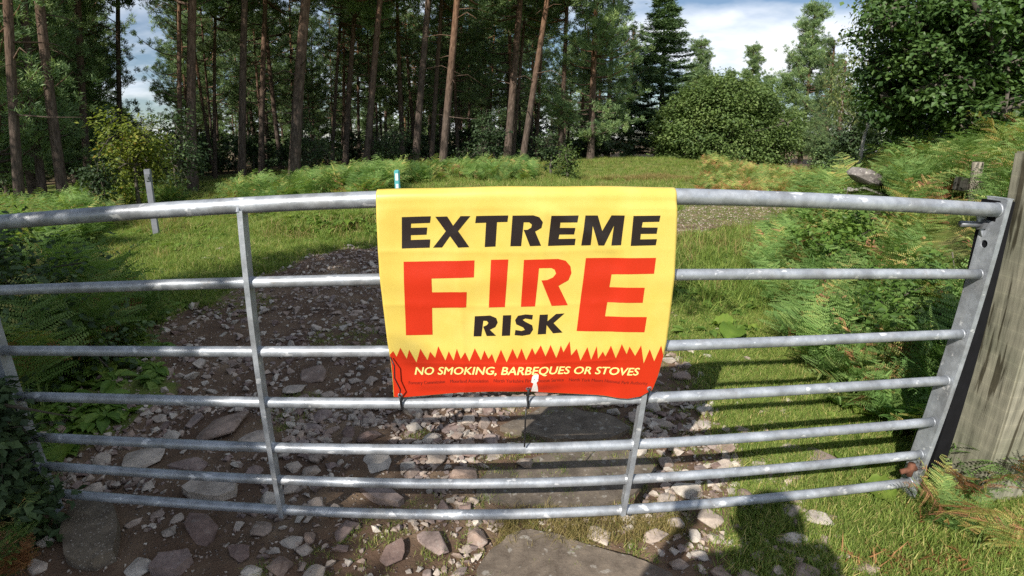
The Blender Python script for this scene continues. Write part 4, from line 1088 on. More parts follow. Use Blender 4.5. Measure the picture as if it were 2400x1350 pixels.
def spruce(seed, H, Rb):
    r = np.random.default_rng(seed); limbs, leaves = [], []
    trunk = tubes_mesh('trunk', [([(0, 0, -0.3), (0, 0, H * .5), (0, 0, H)], [0.22, 0.12, 0.01])], GREYBARK, 8)
    z = 0.7
    while z < H - 0.3:
        t = z / H
        for k in range(int(6 + 3 * (1 - t))):
            a = r.uniform(0, 6.28); L = Rb * (1 - t) ** 0.85 * r.uniform(0.75, 1.1) + 0.12; ca, sa = math.cos(a), math.sin(a)
            pts = []
            for i in range(5):
                s = i / 4; pts.append(np.array([ca * L * s, sa * L * s, z - L * (0.25 * s - 0.22 * s * s * 1.4)]))
            limbs.append(([tuple(p) for p in pts], [0.025, 0.02, 0.015, 0.01, 0.004]))
            nb = int(170 * L) + 50
            s = r.uniform(0.15, 1, nb) ** 0.75; idx = np.minimum(3, (s * 4).astype(int)); f = s * 4 - idx
            A = np.array(pts); c = A[idx] * (1 - f[:, None]) + A[idx + 1] * f[:, None]
            side = np.array([-sa, ca, 0.0]); c = c + side * (r.normal(size=(nb, 1)) * 0.16 * (0.4 + s[:, None])) + np.array([0, 0, 1]) * r.normal(size=(nb, 1)) * 0.05
            D = np.array([ca, sa, -0.05]) * 0.8 + side * r.normal(size=(nb, 1)) * 0.9 + r.normal(size=(nb, 3)) * 0.2; D /= np.linalg.norm(D, axis=1, keepdims=True)
            Nn = np.tile([0, 0, 1.0], (nb, 1)) + r.normal(size=(nb, 3)) * 0.35; Nn /= np.linalg.norm(Nn, axis=1, keepdims=True)
            leaves.append(diamonds(c, D, Nn, r.uniform(0.14, 0.26, nb), r.uniform(0.04, 0.075, nb), np.clip(0.25 + 0.5 * s + r.normal(0, 0.15, nb), 0, 1), -0.2))
        z += 0.22
    Vv, Fv, Tv = join_parts(leaves)
    return trunk, tubes_mesh('branch', limbs, GREYBARK, 4), mesh_np('crown', Vv, Fv, SPRUCE_L, False, {'tint': ('FLOAT', Tv)})
p = at_d(1545, 33)
sv = spruce(5, 10.7, 3.7); make_tree(p, Vector((0, 0, 1)), sv, 0.2, 1.0, 'tall dark conical spruce standing at the end of the wood', None, 'spruce_tree', 'spruce')

def broadleaf(name, base, blobs, leaf, wleaf, nper, m, barkm, trunk_pts, trunk_r, label, cat, seed=1, droop=0.0, group=None, limbs=True, k=26, shell=0.35, clump=0.0, face=None):
    """blobs: (x,y,z,rx,ry,rz) relative to base; leaves spread through an outer shell in clumps"""
    r = np.random.default_rng(seed); parts = []
    t = tag(empty(name, base), label, cat, group)
    for (x, y, z, rx, ry, rz) in blobs:
        area = (rx * ry + ry * rz + rx * rz); nc = max(6, int(area * nper / k))
        d = unit(nc, r); keep = np.ones(nc, bool)
        if face is not None:
            keep = (d @ np.array(face)) > -0.35 * r.random(nc) - 0.1; d = d[keep]
        rad = 1 - shell * r.random(len(d)) ** 1.5 + 0.10 * r.normal(size=len(d))
        cc = np.array([x, y, z]) + d * rad[:, None] * np.array([rx, ry, rz])
        c = np.repeat(cc, k, 0); dd = np.repeat(d, k, 0)
        cs = clump if clump else leaf * 2.6
        P = c + r.normal(size=c.shape) * cs * np.array([1, 1, 0.55])
        Nn = dd * 0.5 + np.array([0, 0, 0.9]) + r.normal(size=c.shape) * 0.5; Nn /= np.linalg.norm(Nn, axis=1, keepdims=True)
        D = dd * 0.6 + r.normal(size=c.shape) * 0.8 + np.array([0, 0, -0.25 - droop]); D -= Nn * (D * Nn).sum(1, keepdims=True) * (1 - droop * .6); D /= np.linalg.norm(D, axis=1, keepdims=True)
        tint = np.clip(np.repeat(r.normal(0.45, 0.22, len(cc)), k) + r.normal(0, 0.13, len(P)), 0, 1)
        parts.append(diamonds(P, D, Nn, r.uniform(0.7, 1.25, len(P)) * leaf, r.uniform(0.7, 1.2, len(P)) * wleaf, tint, 0.12))
    Vv, Fv, Tv = join_parts(parts)
    obj('crown', mesh_np('crown', Vv, Fv, m, False, {'tint': ('FLOAT', Tv)}), t)
    tl = [(trunk_pts, trunk_r)]
    obj('trunk', tubes_mesh('trunk', tl, barkm, 10), t)
    if limbs:
        tl = []; tp = trunk_pts[-1]
        for (x, y, z, rx, ry, rz) in blobs:
            kk = r.random() * 0.6; st_ = tuple(trunk_pts[-1][i] * (1 - kk) + trunk_pts[-2][i] * kk for i in range(3))
            mid = tuple(st_[i] * 0.5 + (x, y, z)[i] * 0.5 + r.normal() * 0.12 for i in range(3))
            tl.append(([st_, mid, (x, y, z)], [trunk_r[-1] * 0.7, trunk_r[-1] * 0.4, 0.012]))
            for _ in range(6):
                d = unit(1, r)[0]; e = (x + d[0] * rx * .9, y + d[1] * ry * .9, z + d[2] * rz * .9)
                tl.append(([(x, y, z), tuple((e[i] + (x, y, z)[i]) / 2 + r.normal() * 0.08 for i in range(3)), e], [trunk_r[-1] * 0.3, trunk_r[-1] * 0.18, 0.006]))
        o = obj('branch', tubes_mesh('branch', tl, barkm, 5), t); o['kind'] = 'stuff'
    return t
def rel(base, px, py, dist):
    """offset from base of the point on pixel's ray at a horizontal distance"""
    d = ray(px, py); h = math.hypot(d.x, d.y); q = EYE + d * (dist / h); return q - base
# round oak in the open
B = at_d(1705, 27); pm = 27 / 1000.0
blobs = []
for px, py, wr, hr in [(1705, 265, 100, 70), (1630, 300, 70, 62), (1785, 290, 72, 70), (1700, 330, 130, 62), (1600, 350, 52, 45), (1815, 340, 52, 50), (1660, 235, 58, 42), (1750, 228, 62, 42), (1720, 212, 46, 30), (1575, 375, 32, 26), (1640, 375, 60, 30), (1760, 375, 70, 28)]:
    o = rel(B, px, py, 27 + rnd.uniform(-0.8, 0.8)); s = 27 / 1150; blobs.append((o.x, o.y, o.z, wr * s, wr * s * 0.9, hr * s))
for i in range(26):
    a = rnd.uniform(-0.25, 3.4); o = rel(B, 1705 + math.cos(a) * rnd.uniform(110, 158), 320 - math.sin(a) * rnd.uniform(80, 125), 27 + rnd.uniform(-1.5, 1.5)); q = rnd.uniform(0.35, 0.75); blobs.append((o.x, o.y, o.z, q, q, q * 0.7))
broadleaf('oak_tree', B, blobs, 0.14, 0.095, 640, OAK_L, GREYBARK, [(0, 0, -0.2), (0, 0, 0.8), (0.05, 0, 1.6)], [0.28, 0.22, 0.18], 'broad round topped green oak standing alone beyond the meadow', 'oak tree', 3, clump=0.26, k=44, shell=0.5)
HB = []
# large dark tree on the right
B = at_d(2290, 11.5)
blobs = []
BL2 = [(rnd.uniform(2060, 2420), rnd.uniform(-20, 270), rnd.uniform(22, 48), rnd.uniform(18, 34), rnd.uniform(9.4, 10.6)) for _ in range(34)]
for px, py, w, h, dd in BL2 + [(2070, 60, 34, 30, 10.8), (2045, 150, 26, 26, 10.9), (2050, 245, 36, 30, 10.8), (2130, 285, 40, 22, 10.5), (2230, 275, 50, 26, 10), (2350, 290, 60, 26, 9.8), (2230, 120, 130, 110, 11), (2150, 190, 90, 80, 10.6), (2120, 100, 60, 60, 11.5), (2190, 30, 90, 60, 11), (2330, 80, 120, 110, 11.4), (2300, -40, 160, 90, 12), (2380, 200, 100, 90, 10.8), (2100, 250, 60, 45, 10.6), (2160, -60, 90, 60, 12), (2240, 215, 80, 50, 10.2), (2085, 215, 40, 50, 11.2), (2340, 245, 70, 40, 10.2), (2460, 60, 110, 150, 11), (2400, -80, 120, 80, 12), (2480, 250, 80, 70, 10.6)]:
    o = rel(B, px, py, dd); s = dd / 1050; blobs.append((o.x, o.y, o.z, w * s, w * s, h * s))
broadleaf('sycamore_tree', B, blobs, 0.10, 0.075, 640, MAPLE_L, GREYBARK, [(0, 0, -0.3), (0, 0, 1.0), (0.1, 0, 2.2), (0.1, 0.1, 3.0)], [0.3, 0.25, 0.2, 0.16], 'big dark spreading broadleaf tree above the bracken bank', 'broadleaf tree', 4, clump=0.15, shell=0.75, k=60)
for i, (px, d_, w, h, lab) in enumerate([(2000, 24, 70, 130, 'hazel bush low beneath the weeping birch'), (2090, 17, 80, 145, 'dark hazel bush under the big tree next to the birch'), (2200, 15, 100, 160, 'dark bush directly beneath the big broadleaf tree'), (2330, 14, 100, 165, 'dark bush below the big tree behind the gatepost'), (2440, 13, 90, 140, 'dark bush at the picture edge behind the gatepost'), (1935, 30, 50, 75, 'greyish bush between the oak and the birch')]):
    HB.append((px, d_, w, h, lab))
# weeping birch beside it
B = at_d(2010, 16)
blobs = []
for px, py, w, h in [(2075, 10, 42, 48), (2040, 60, 32, 62), (2010, 100, 14, 34), (2060, 130, 32, 50), (2000, 185, 34, 42), (1975, 205, 20, 36), (2040, 200, 34, 52), (1965, 260, 18, 40), (1990, 265, 26, 34), (1962, 190, 12, 24), (2030, 270, 30, 36)]:
    o = rel(B, px, py, 16 + rnd.uniform(-.4, .4)); s = 16 / 1100; blobs.append((o.x, o.y, o.z, w * s, w * s, h * s))
broadleaf('birch_tree', B, blobs, 0.11, 0.05, 420, BIRCH_L, BIRCHBARK, [(0, 0, -0.2), (0.1, 0, 1.6), (0.45, 0, 3.4)], [0.06, 0.045, 0.03], 'pale weeping birch at the edge of the big dark tree', 'birch tree', 5, droop=1.3, shell=0.9, clump=0.2)
# bushes under the wood's edge
def bush(px, py, w, h, dist, m, lab, name='bush', cat='bush', leaf=0.09, wl=0.06, n_=230, seed=1, group=None, nb=7):
    B = at_d(px, dist); B.z -= 0.05; s = dist / 1212.0; blobs = []; r = random.Random(seed)
    top = rel(B, px, py - h, dist).z
    for i in range(nb):
        a = r.uniform(0, 6.28); k = r.random() ** 0.5 * 0.62; z = r.uniform(0.22, 0.78) * top
        q = 1 - 0.45 * (z / top)
        blobs.append((math.cos(a) * k * w * s * q, math.sin(a) * k * w * s * 0.8, z, w * s * r.uniform(0.34, 0.5) * q, w * s * r.uniform(0.3, 0.45), top * r.uniform(0.18, 0.28)))
    return broadleaf(name, B, blobs, leaf, wl, n_, m, GREYBARK, [(0, 0, -0.1), (0.02, 0, top * 0.3), (0.05, 0, top * 0.5)], [0.05, 0.04, 0.025], lab, cat, seed, group=group, shell=0.7, clump=0.14)
bush(310, 400, 105, 150, 13.0, SALLOW_L, 'yellow green sallow bush in the sun before the pines', 'sallow_bush', 'bush', 0.095, 0.055, 420, 21, nb=16)
bush(405, 400, 80, 165, 14.5, DARKSHRUB_L, 'dull green sapling bush right of the yellow green sallow', 'bush', 'bush', 0.1, 0.06, 380, 22, nb=12)
bush(215, 420, 60, 75, 12.5, DARKSHRUB_L, 'dark low bush left of the yellow green sallow', seed=23, n_=286)
bush(740, 400, 70, 170, 19, DARKSHRUB_L, 'dark leafy sapling right of the stout leaning pine', seed=24, n_=264, nb=9)
bush(910, 400, 80, 130, 19.5, DARKSHRUB_L, 'dark bush behind the waymarker post', seed=25, n_=374)
bush(1130, 400, 85, 165, 17.5, DARKSHRUB_L, 'dark green rounded bush before the pale leaning pine', seed=26, n_=440, nb=10)
bush(1290, 395, 62, 95, 18, DARKSHRUB_L, 'leafy bush under the short looking pine', seed=27, n_=484)
bush(1330, 385, 34, 62, 16.5, OAK_L, 'small brighter green bush at the wood corner', seed=28, n_=484)
for i, (px, d_, w, h, lab) in enumerate(HB): bush(px, 390, w, h, d_, DARKSHRUB_L if i != 5 else PINE_L, lab, seed=90 + i, n_=520, leaf=0.12, wl=0.08, nb=14)
for i in range(58):
    px = -60 + i * 26 + rnd.uniform(-15, 15); d_ = rnd.uniform(25, 42)
    bush(px, 395, rnd.uniform(60, 100), rnd.uniform(50, 120), d_, DARKSHRUB_L, 'shadowy undergrowth bush deep among the pine trunks', seed=60 + i, n_=60, leaf=0.22, wl=0.15, group='undergrowth bushes deep in the wood', nb=5)
# shade trees standing behind and beside the viewpoint (outside the picture)
def shade_tree(x, y, H, crowns, seed, lab):
    broadleaf('hedgerow_tree', Vector((x, y, 0)), crowns, 0.18, 0.14, 420, OAK_L, GREYBARK, [(0, 0, -0.2), (0, 0, H * .35), (0.1, 0, H * .55)], [0.25, 0.2, 0.14], lab, 'broadleaf tree', seed, clump=0.28, shell=0.9)
#@@SHADE
def shade_for(gx_, gy_, h):        # crown centre whose shadow falls on the ground point
    return (gx_ - 0.73 * h, gy_ - 1.11 * h, h)
SH = [(-1.1, -4.5, -0.95), (-0.5, -4.6, -0.90), (0.0, -4.6, -0.75), (0.5, -4.6, -0.80), (1.0, -4.4, -0.92), (1.55, -4.2, -0.80), (2.15, -3.9, -0.35), (2.7, -3.6, 0.65), (3.0, -3.3, 1.5), (3.7, -2.8, 1.5), (4.4, -2.3, 1.0)]   # y, from x, to x in shade
cs = []
bx, by = -5.6, -5.2
for y, xa, xb in SH:
    x = xb - 0.42
    while x > xa:
        if rnd.random() > 0.07 or x > xb - 0.6:
            h = rnd.uniform(4.4, 6.4); jx, jy = (rnd.uniform(-.1, .1), rnd.uniform(-.14, .14))
            a, b3, z = shade_for(x + jx, y + jy, h); r_ = rnd.uniform(0.46, 0.62)
            nd = min(math.hypot((x + jx - (bxx + 0.73 * bz)) / 1.0, (y + jy - 1.11 * bz) / 1.25) for bxx in (-0.6, -0.3, 0, 0.3) for bz in (0.55, 0.8, 1.0, 1.22))
            if nd < 0.80: x -= 0.72; continue
            cs.append((a - bx, b3 - by, z, r_, r_, r_ * 0.6))
        x -= 0.72
broadleaf('hedgerow_tree', Vector((bx, by, 0)), cs, 0.14, 0.11, 620, OAK_L, GREYBARK, [(0, 0, -0.2), (0, 0, 2.0), (0.1, 0, 3.2)], [0.25, 0.2, 0.14], 'hedgerow tree behind the viewpoint shading the stony track', 'broadleaf tree', 31, clump=0.16, shell=0.9)
for x, y, H, k in [(-21.5, -0.5, 12, 41), (-18.8, 3.2, 14, 42), (-24, -5, 13, 43), (-23, 8, 15, 44)]:
    shade_tree(x, y, H, [(rnd.uniform(-2, 2), rnd.uniform(-2, 2), H * rnd.uniform(.35, .95), 2.0, 2.0, 1.7) for _ in range(8)], k, ['lone tree farthest back beside the viewpoint', 'tree beside the shaded end of the wood', 'tree behind the viewpoint farthest from the gate', 'tree nearest the shaded end of the wood'][k - 41])

broadleaf('unseen_hedge', Vector((-3.6, -1.2, 0)), [(0.7, -1.0, 0.7, 0.6, 0.6, 0.6), (0.2, 0.1, 1.0, 0.8, 0.8, 1.0), (0.0, 0.1, 2.5, 0.9, 0.9, 1.0), (-0.8, 1.3, 1.2, 0.9, 0.9, 1.2), (-0.9, 1.4, 2.8, 1.0, 1.0, 1.1)], 0.10, 0.07, 700, DARKSHRUB_L, GREYBARK, [(0, 0, -0.1), (0, 0, 0.8), (0, 0, 1.6)], [0.07, 0.06, 0.05], 'unseen hedge added beside the viewpoint to darken the shaded end', 'hedge', 72, shell=0.9, clump=0.16)  # out-of-view hedge added to block sky light from the gate's dark corner
# ------------------------------------------------------------------ bracken
def frond(r, L, tint, simple=False, step=0.018, nar=0.85):
    """one bracken frond growing from the origin, bare stem then a triangular blade"""
    az_ = r.uniform(0, 6.28); ca, sa = math.cos(az_), math.sin(az_)
    stem = L * r.uniform(0.35, 0.5); n_ = (12 if step > 0.012 else 18) if not simple else 11
    lean0, lean1 = r.uniform(0.05, 0.35), r.uniform(1.0, 1.75)
    P = [np.zeros(3)]; m_ = 26
    for i in range(m_):
        s = i / (m_ - 1); th = lean0 + (lean1 - lean0) * max(0, (s - 0.25) / 0.75) ** 1.1
        P.append(P[-1] + np.array([ca * math.sin(th), sa * math.sin(th), math.cos(th)]) * (L * 1.25 / m_))
    P = np.array(P); cum = np.linspace(0, L * 1.25, len(P))
    def pt(s): return np.array([np.interp(s, cum, P[:, k]) for k in range(3)])
    def tg(s):
        d = pt(min(cum[-1], s + 0.02)) - pt(max(0, s - 0.02)); return d / np.linalg.norm(d)
    parts = []
    # stem as thin strips
    side0 = np.array([-sa, ca, 0.0])
    ss = np.linspace(0, cum[-1] * 0.98, 9); Vs = []
    for s in ss:
        w = 0.0045 * (1 - 0.75 * s / cum[-1]); p = pt(s); Vs += [p - side0 * w, p + side0 * w]
    Fs = np.array([(2 * i, 2 * i + 1, 2 * i + 3, 2 * i + 2) for i in range(8)]); parts.append((np.array(Vs), Fs, np.full(len(Vs), min(1, tint * 0.8 + 0.15))))
    blade = cum[-1] - stem; Lm = blade * r.uniform(0.42, 0.55)
    PP, DD, NN, LL, WW, TT = [], [], [], [], [], []
    for i in range(n_):
        t = (i + 0.3) / n_; s = stem + blade * t; c = pt(s); d = tg(s); pl = Lm * (1 - t) ** 0.85 + 0.015
        nrm = np.cross(d, side0); nrm /= np.linalg.norm(nrm)
        if nrm[2] < 0: nrm = -nrm
        for sg in (-1, 1):
            if r.random() < 0.04: continue
            pd = side0 * sg * 0.92 + d * r.normal(0.42, 0.10) + nrm * r.normal(0, 0.20); ptint = tint + r.normal(0, 0.09); proll = r.normal(0, 0.35, 3); pd /= np.linalg.norm(pd)
            curl = r.normal(-0.22, 0.12)
            q = max(4, int(pl / (step if not simple else 0.026)))
            for k in range(q):
                u = (k + 0.5) / q
                b0 = c + pd * pl * u + nrm * curl * pl * u * u
                for s2 in (-1, 1):
                    w = np.cross(nrm, pd) * s2
                    dd = w * 0.9 + pd * 0.5; dd /= np.linalg.norm(dd)
                    PP.append(b0); DD.append(dd); NN.append(nrm + proll + r.normal(0, 0.12, 3)); LL.append((pl * 0.125 * (1 - u) ** 0.7 + 0.009) * (1 if step > 0.012 else 0.8)); WW.append(pl / q * nar); TT.append(ptint + r.normal(0, 0.03))
    NN = np.array(NN); NN /= np.linalg.norm(NN, axis=1, keepdims=True)
    parts.append(diamonds(np.array(PP), np.array(DD), NN, np.array(LL), np.array(WW), np.clip(np.array(TT), 0, 1), -0.12))
    return parts
def fern_mesh(seed, n_, L, lo, hi, m=None, simple=False, yellow=0.12, rust=0.05, step=0.018):
    r = np.random.default_rng(seed); parts = []
    for i in range(n_):
        t = r.uniform(lo, hi); u = r.random()
        if u < rust: t = r.uniform(0.86, 1.0)
        elif u < rust + yellow: t = r.uniform(0.68, 0.82)
        fr = frond(r, L * r.uniform(0.65, 1.15), t, simple, step); off = np.array([r.normal(0, 0.07), r.normal(0, 0.07), 0])
        parts += [(v + off, f, tt) for v, f, tt in fr]
    V, F, T = join_parts(parts); return mesh_np('bracken_fern', V, F, m or FERN_L, False, {'tint': ('FLOAT', T)})
FERN = [fern_mesh(300 + i, 9, 0.85, 0.1, 0.6) for i in range(7)]
FERNY = [fern_mesh(320 + i, 5, 0.75, 0.3, 0.8, yellow=0.35, rust=0.25) for i in range(3)]
FERNR = [fern_mesh(330 + i, 4, 0.6, 0.2, 0.9, RUST_L) for i in range(2)]
FINE = [fern_mesh(360 + i, 5, 0.8, 0.15, 0.6, step=0.010) for i in range(2)]
WITHER = [fern_mesh(380 + i, 2, 0.7, 0.1, 0.9, RUST_L, step=0.010) for i in range(2)]
FINER = [fern_mesh(370 + i, 4, 0.7, 0.1, 0.9, RUST_L, step=0.010) for i in range(2)]
FERNS = [fern_mesh(340 + i, 5, 0.9, 0.15, 0.65, None, True, 0.15, 0.08) for i in range(4)]
FERNSR = [fern_mesh(350 + i, 5, 0.7, 0.6, 0.9, None, True, 0.4, 0.3) for i in range(2)]

def gn_scatter(name, P, rotz, tilt, scl, sources, idx, parent=None):
    """one object: copies of the source meshes at points, drawn by geometry nodes"""
    P = np.asarray(P, np.float32); n_ = len(P)
    me = bpy.data.meshes.new(name); me.vertices.add(n_); me.vertices.foreach_set('co', P.ravel())
    rot = np.stack([tilt[:, 0], tilt[:, 1], rotz], 1).astype(np.float32)
    a = me.attributes.new('rot', 'FLOAT_VECTOR', 'POINT'); a.data.foreach_set('vector', rot.ravel())
    a = me.attributes.new('scl', 'FLOAT', 'POINT'); a.data.foreach_set('value', np.asarray(scl, np.float32))
    a = me.attributes.new('idx', 'INT', 'POINT'); a.data.foreach_set('value', np.asarray(idx, np.int32))
    o = obj(name, me, parent); ng = bpy.data.node_groups.new(name, 'GeometryNodeTree')
    ng.interface.new_socket('Geometry', in_out='INPUT', socket_type='NodeSocketGeometry'); ng.interface.new_socket('Geometry', in_out='OUTPUT', socket_type='NodeSocketGeometry')
    gi = ng.nodes.new('NodeGroupInput'); go = ng.nodes.new('NodeGroupOutput'); ip = ng.nodes.new('GeometryNodeInstanceOnPoints'); ip.inputs['Pick Instance'].default_value = True
    gt = ng.nodes.new('GeometryNodeGeometryToInstance')
    for s in sources[::-1]:
        so = bpy.data.objects.new(name + '_source', s); oi = ng.nodes.new('GeometryNodeObjectInfo'); oi.inputs['Object'].default_value = so; oi.inputs['As Instance'].default_value = True
        ng.links.new(oi.outputs['Geometry'], gt.inputs[0])
    def at_(nm, ty):
        x = ng.nodes.new('GeometryNodeInputNamedAttribute'); x.data_type = ty; x.inputs['Name'].default_value = nm; return x.outputs['Attribute']
    ng.links.new(gi.outputs[0], ip.inputs['Points'])
    jn = ng.nodes.new('GeometryNodeJoinGeometry')
    for l_ in list(gt.inputs[0].links): pass
    # join the single objects as separate instances
    for nd in [x for x in ng.nodes if x.bl_idname == 'GeometryNodeObjectInfo']: ng.links.new(nd.outputs['Geometry'], jn.inputs[0])
    ng.nodes.remove(gt)
    ng.links.new(jn.outputs[0], ip.inputs['Instance'])
    er = ng.nodes.new('FunctionNodeEulerToRotation'); ng.links.new(at_('rot', 'FLOAT_VECTOR'), er.inputs[0]); ng.links.new(er.outputs[0], ip.inputs['Rotation'])
    ng.links.new(at_('scl', 'FLOAT'), ip.inputs['Scale']); ng.links.new(at_('idx', 'INT'), ip.inputs['Instance Index'])
    ng.links.new(ip.outputs[0], go.inputs[0])
    md = o.modifiers.new('scatter', 'NODES'); md.node_group = ng
    return tag(o, kind='stuff')
def scatter_xy(name, xy, sources, smin, smax, tilt=0.15, weights=None, dz=0.0):
    xy = np.asarray(xy); n_ = len(xy); z = gz(xy[:, 0], xy[:, 1]) + dz
    idx = rng.choice(len(sources), n_, p=weights)
    return gn_scatter(name, np.stack([xy[:, 0], xy[:, 1], z], 1), rng.uniform(0, 6.28, n_), rng.normal(0, tilt, (n_, 2)), rng.uniform(smin, smax, n_), sources, idx)

def fern_at(x, y, me, s, lab, grp, dz=-0.02, rz=None, tilt=0.12, cat='fern'):
    o = obj('bracken_fern', me, None, (x, y, gz1(x, y) + dz), (rnd.gauss(0, tilt), rnd.gauss(0, tilt), rnd.uniform(0, 6.28) if rz is None else rz), s)
    return tag(o, lab, cat, grp)
def az_px(px): d = ray(px, 400); return math.atan2(d.x, d.y)
SIGHT = [(az_px(1975), az_px(2115), 9.5), (az_px(2240) - 0.04, az_px(2390), 6.9)]
def in_sight(x, y):
    a = math.atan2(x - EYE.x, y - EYE.y); d = math.hypot(x - EYE.x, y - EYE.y)
    return any(a0 < a < a1 and d < dm for a0, a1, dm in SIGHT)
# right bank: the nearest plants one by one, then the mass
pts = []
tries = 0
while len(pts) < 298 and tries < 20000:
    tries += 1
    y = rnd.uniform(0.35, 6.8) if len(pts) > 70 else rnd.uniform(0.14, 1.6); bd = rnd.uniform(-0.05, 3.2 if len(pts) > 70 else 1.1)
    x = float(np.interp(y, BR[:, 0], BR[:, 1])) + bd
    if y < 1.1 and x > 3.2: continue
    if any((x - a) ** 2 + (y - b3) ** 2 < 0.13 ** 2 for a, b3 in pts): continue
    pts.append((x, y))
for x, y in pts:
    bd = float(bank_d(x, y)); u = rnd.random()
    low = 0.42 if in_sight(x, y) and bd > 0.4 else 1.0
    if low < 1 and math.hypot(x - EYE.x, y - EYE.y) > 2.2: continue
    u = rnd.random()
    me = rnd.choice(FERN) if u < 0.82 else (rnd.choice(FERNY) if u < 0.94 else rnd.choice(FERNR))
    fern_at(x, y, me, (0.50 + 0.32 * min(1, bd / 1.0)) * rnd.uniform(0.75, 1.1) * low, 'green bracken plant crowded on the bank behind the gate', 'bracken plants on the bank by the gatepost')
far = []
while len(far) < 2400:
    y = rnd.uniform(1.5, 24); bd = rnd.uniform(0, 12) if y > 4 else rnd.uniform(2.8, 9)
    x = float(np.interp(y, BR[:, 0], BR[:, 1])) + bd
    if y < 6.8 and bd < 3.2: continue
    if in_sight(x, y): continue
    far.append((x, y))
scatter_xy('bracken_bank', far, FERN[:4] + FERNY[:2], 0.7, 1.2, 0.25, [0.215, 0.215, 0.215, 0.215, 0.07, 0.07])
# rusty and golden bracken by the oak
gold = []
while len(gold) < 420:
    px = rnd.uniform(1640, 1930); d_ = rnd.uniform(13, 25); p = at_d(px, d_)
    gold.append((p.x, p.y))
scatter_xy('golden_bracken', gold, FERNY[:2] + FERNR[:1] + FERN[:1], 0.42, 0.7, 0.25)
# left band of bracken in front of the wood
band = []
while len(band) < 1500:
    px = rnd.uniform(-120, 1240); d_ = rnd.uniform(8.6, 16) if px < 900 else rnd.uniform(13.5, 17.5)
    if px < 250: d_ = rnd.uniform(8.5, 15)
    if 230 < px < 560: d_ = rnd.uniform(10.6, 15)
    p = at_d(px, d_)
    if 600 < px and p.y < 8.2: continue
    if px > 930 and rnd.random() < 0.72: continue
    if fbm(np.array([p.x]), np.array([p.y]), 0.5, 2, 50)[0] < -0.22: continue
    band.append((p.x, p.y))
scatter_xy('bracken_band', band, FERN[:4] + FERNY[:2], 0.35, 0.85, 0.3, [0.235, 0.235, 0.235, 0.235, 0.03, 0.03])
# individually: ferns beside the gatepost foot and at the frame's right edge
for px, py, s, kind, lab in [(2275, 1200, 0.34, 0, 'upright green fern against the foot of the timber gatepost'), (2240, 1270, 0.36, 0, 'lush green fern in the bottom corner below the gatepost'),
                             (2290, 1310, 0.34, 1, 'yellow green fern in the bottom corner in front of the boards'), (2160, 1190, 0.30, 1, 'yellowing brown fern tucked under the gate end')]:
    g = ground_at(px, min(py, 1345)); fern_at(g.x, g.y, (FINE, FERNY, WITHER)[kind][rnd.randrange(2)], s, lab, None)
o = fern_at(1.90, -0.30, FINER[0], 0.78, 'rust brown fern fronds arching in front of the fence boards', None, 0.02)
o = fern_at(2.02, -0.26, FINER[1], 1.0, 'tall rust brown fern at the picture edge before the boards', None, 0.02)
# dark tangle at the left end of the gate
for i in range(46):
    y = rnd.uniform(0.05, 2.2); x = rnd.uniform(-4.0, -2.35 - 0.28 * y)
    u = rnd.random(); me = rnd.choice(FERN) if u < 0.5 else rnd.choice(FERNR + FERNY)
    fern_at(x, y, me, rnd.uniform(0.6, 0.95), 'shaded bracken plant in the dark tangle at the gate hinge end', 'shaded bracken at the far end of the rails')
for i in range(15):
    y = rnd.uniform(-0.34, 0.0); x = -1.985 + (-y) * 1.05 - 0.17 - abs(rnd.gauss(0, 0.08)); me = rnd.choice(FINE + FERN + FERNR + FERNY[:1])
    fern_at(x, y, me, rnd.uniform(0.22, 0.42) * (1 + y), 'shaded fern or dead bracken crowding over the rail ends in the dark corner', 'shaded bracken over the rail ends')
for px, py, s, me, lab in [(20, 1180, 0.34, FERN[1], 'green fern fronds over the rail ends in the dark corner'), (30, 1080, 0.36, FERNR[0], 'brown dead fern at the rail ends in the dark corner'), (10, 1300, 0.28, FERN[3], 'low fern at the bottom of the dark corner')]:
    g = ground_at(px, py); fern_at(g.x - 0.08, g.y, me, s, lab, None)
B = Vector((-3.05, 0.75, 0))
broadleaf('bramble_bush', B, [(0.0, 0.1, 0.5, 0.5, 0.5, 0.5), (-0.6, -0.1, 0.6, 0.6, 0.6, 0.55), (-0.3, 0.6, 0.5, 0.6, 0.5, 0.5), (-0.9, 0.6, 0.6, 0.7, 0.6, 0.55), (0.1, 0.5, 0.25, 0.4, 0.4, 0.3)], 0.05, 0.035, 2000, DARKSHRUB_L, GREYBARK, [(0, 0, -0.1), (0, 0, 0.2), (0, 0, 0.4)], [0.03, 0.03, 0.02], 'dense dark bramble mound behind the shaded rail ends', 'bush', 71, shell=0.8, clump=0.10)

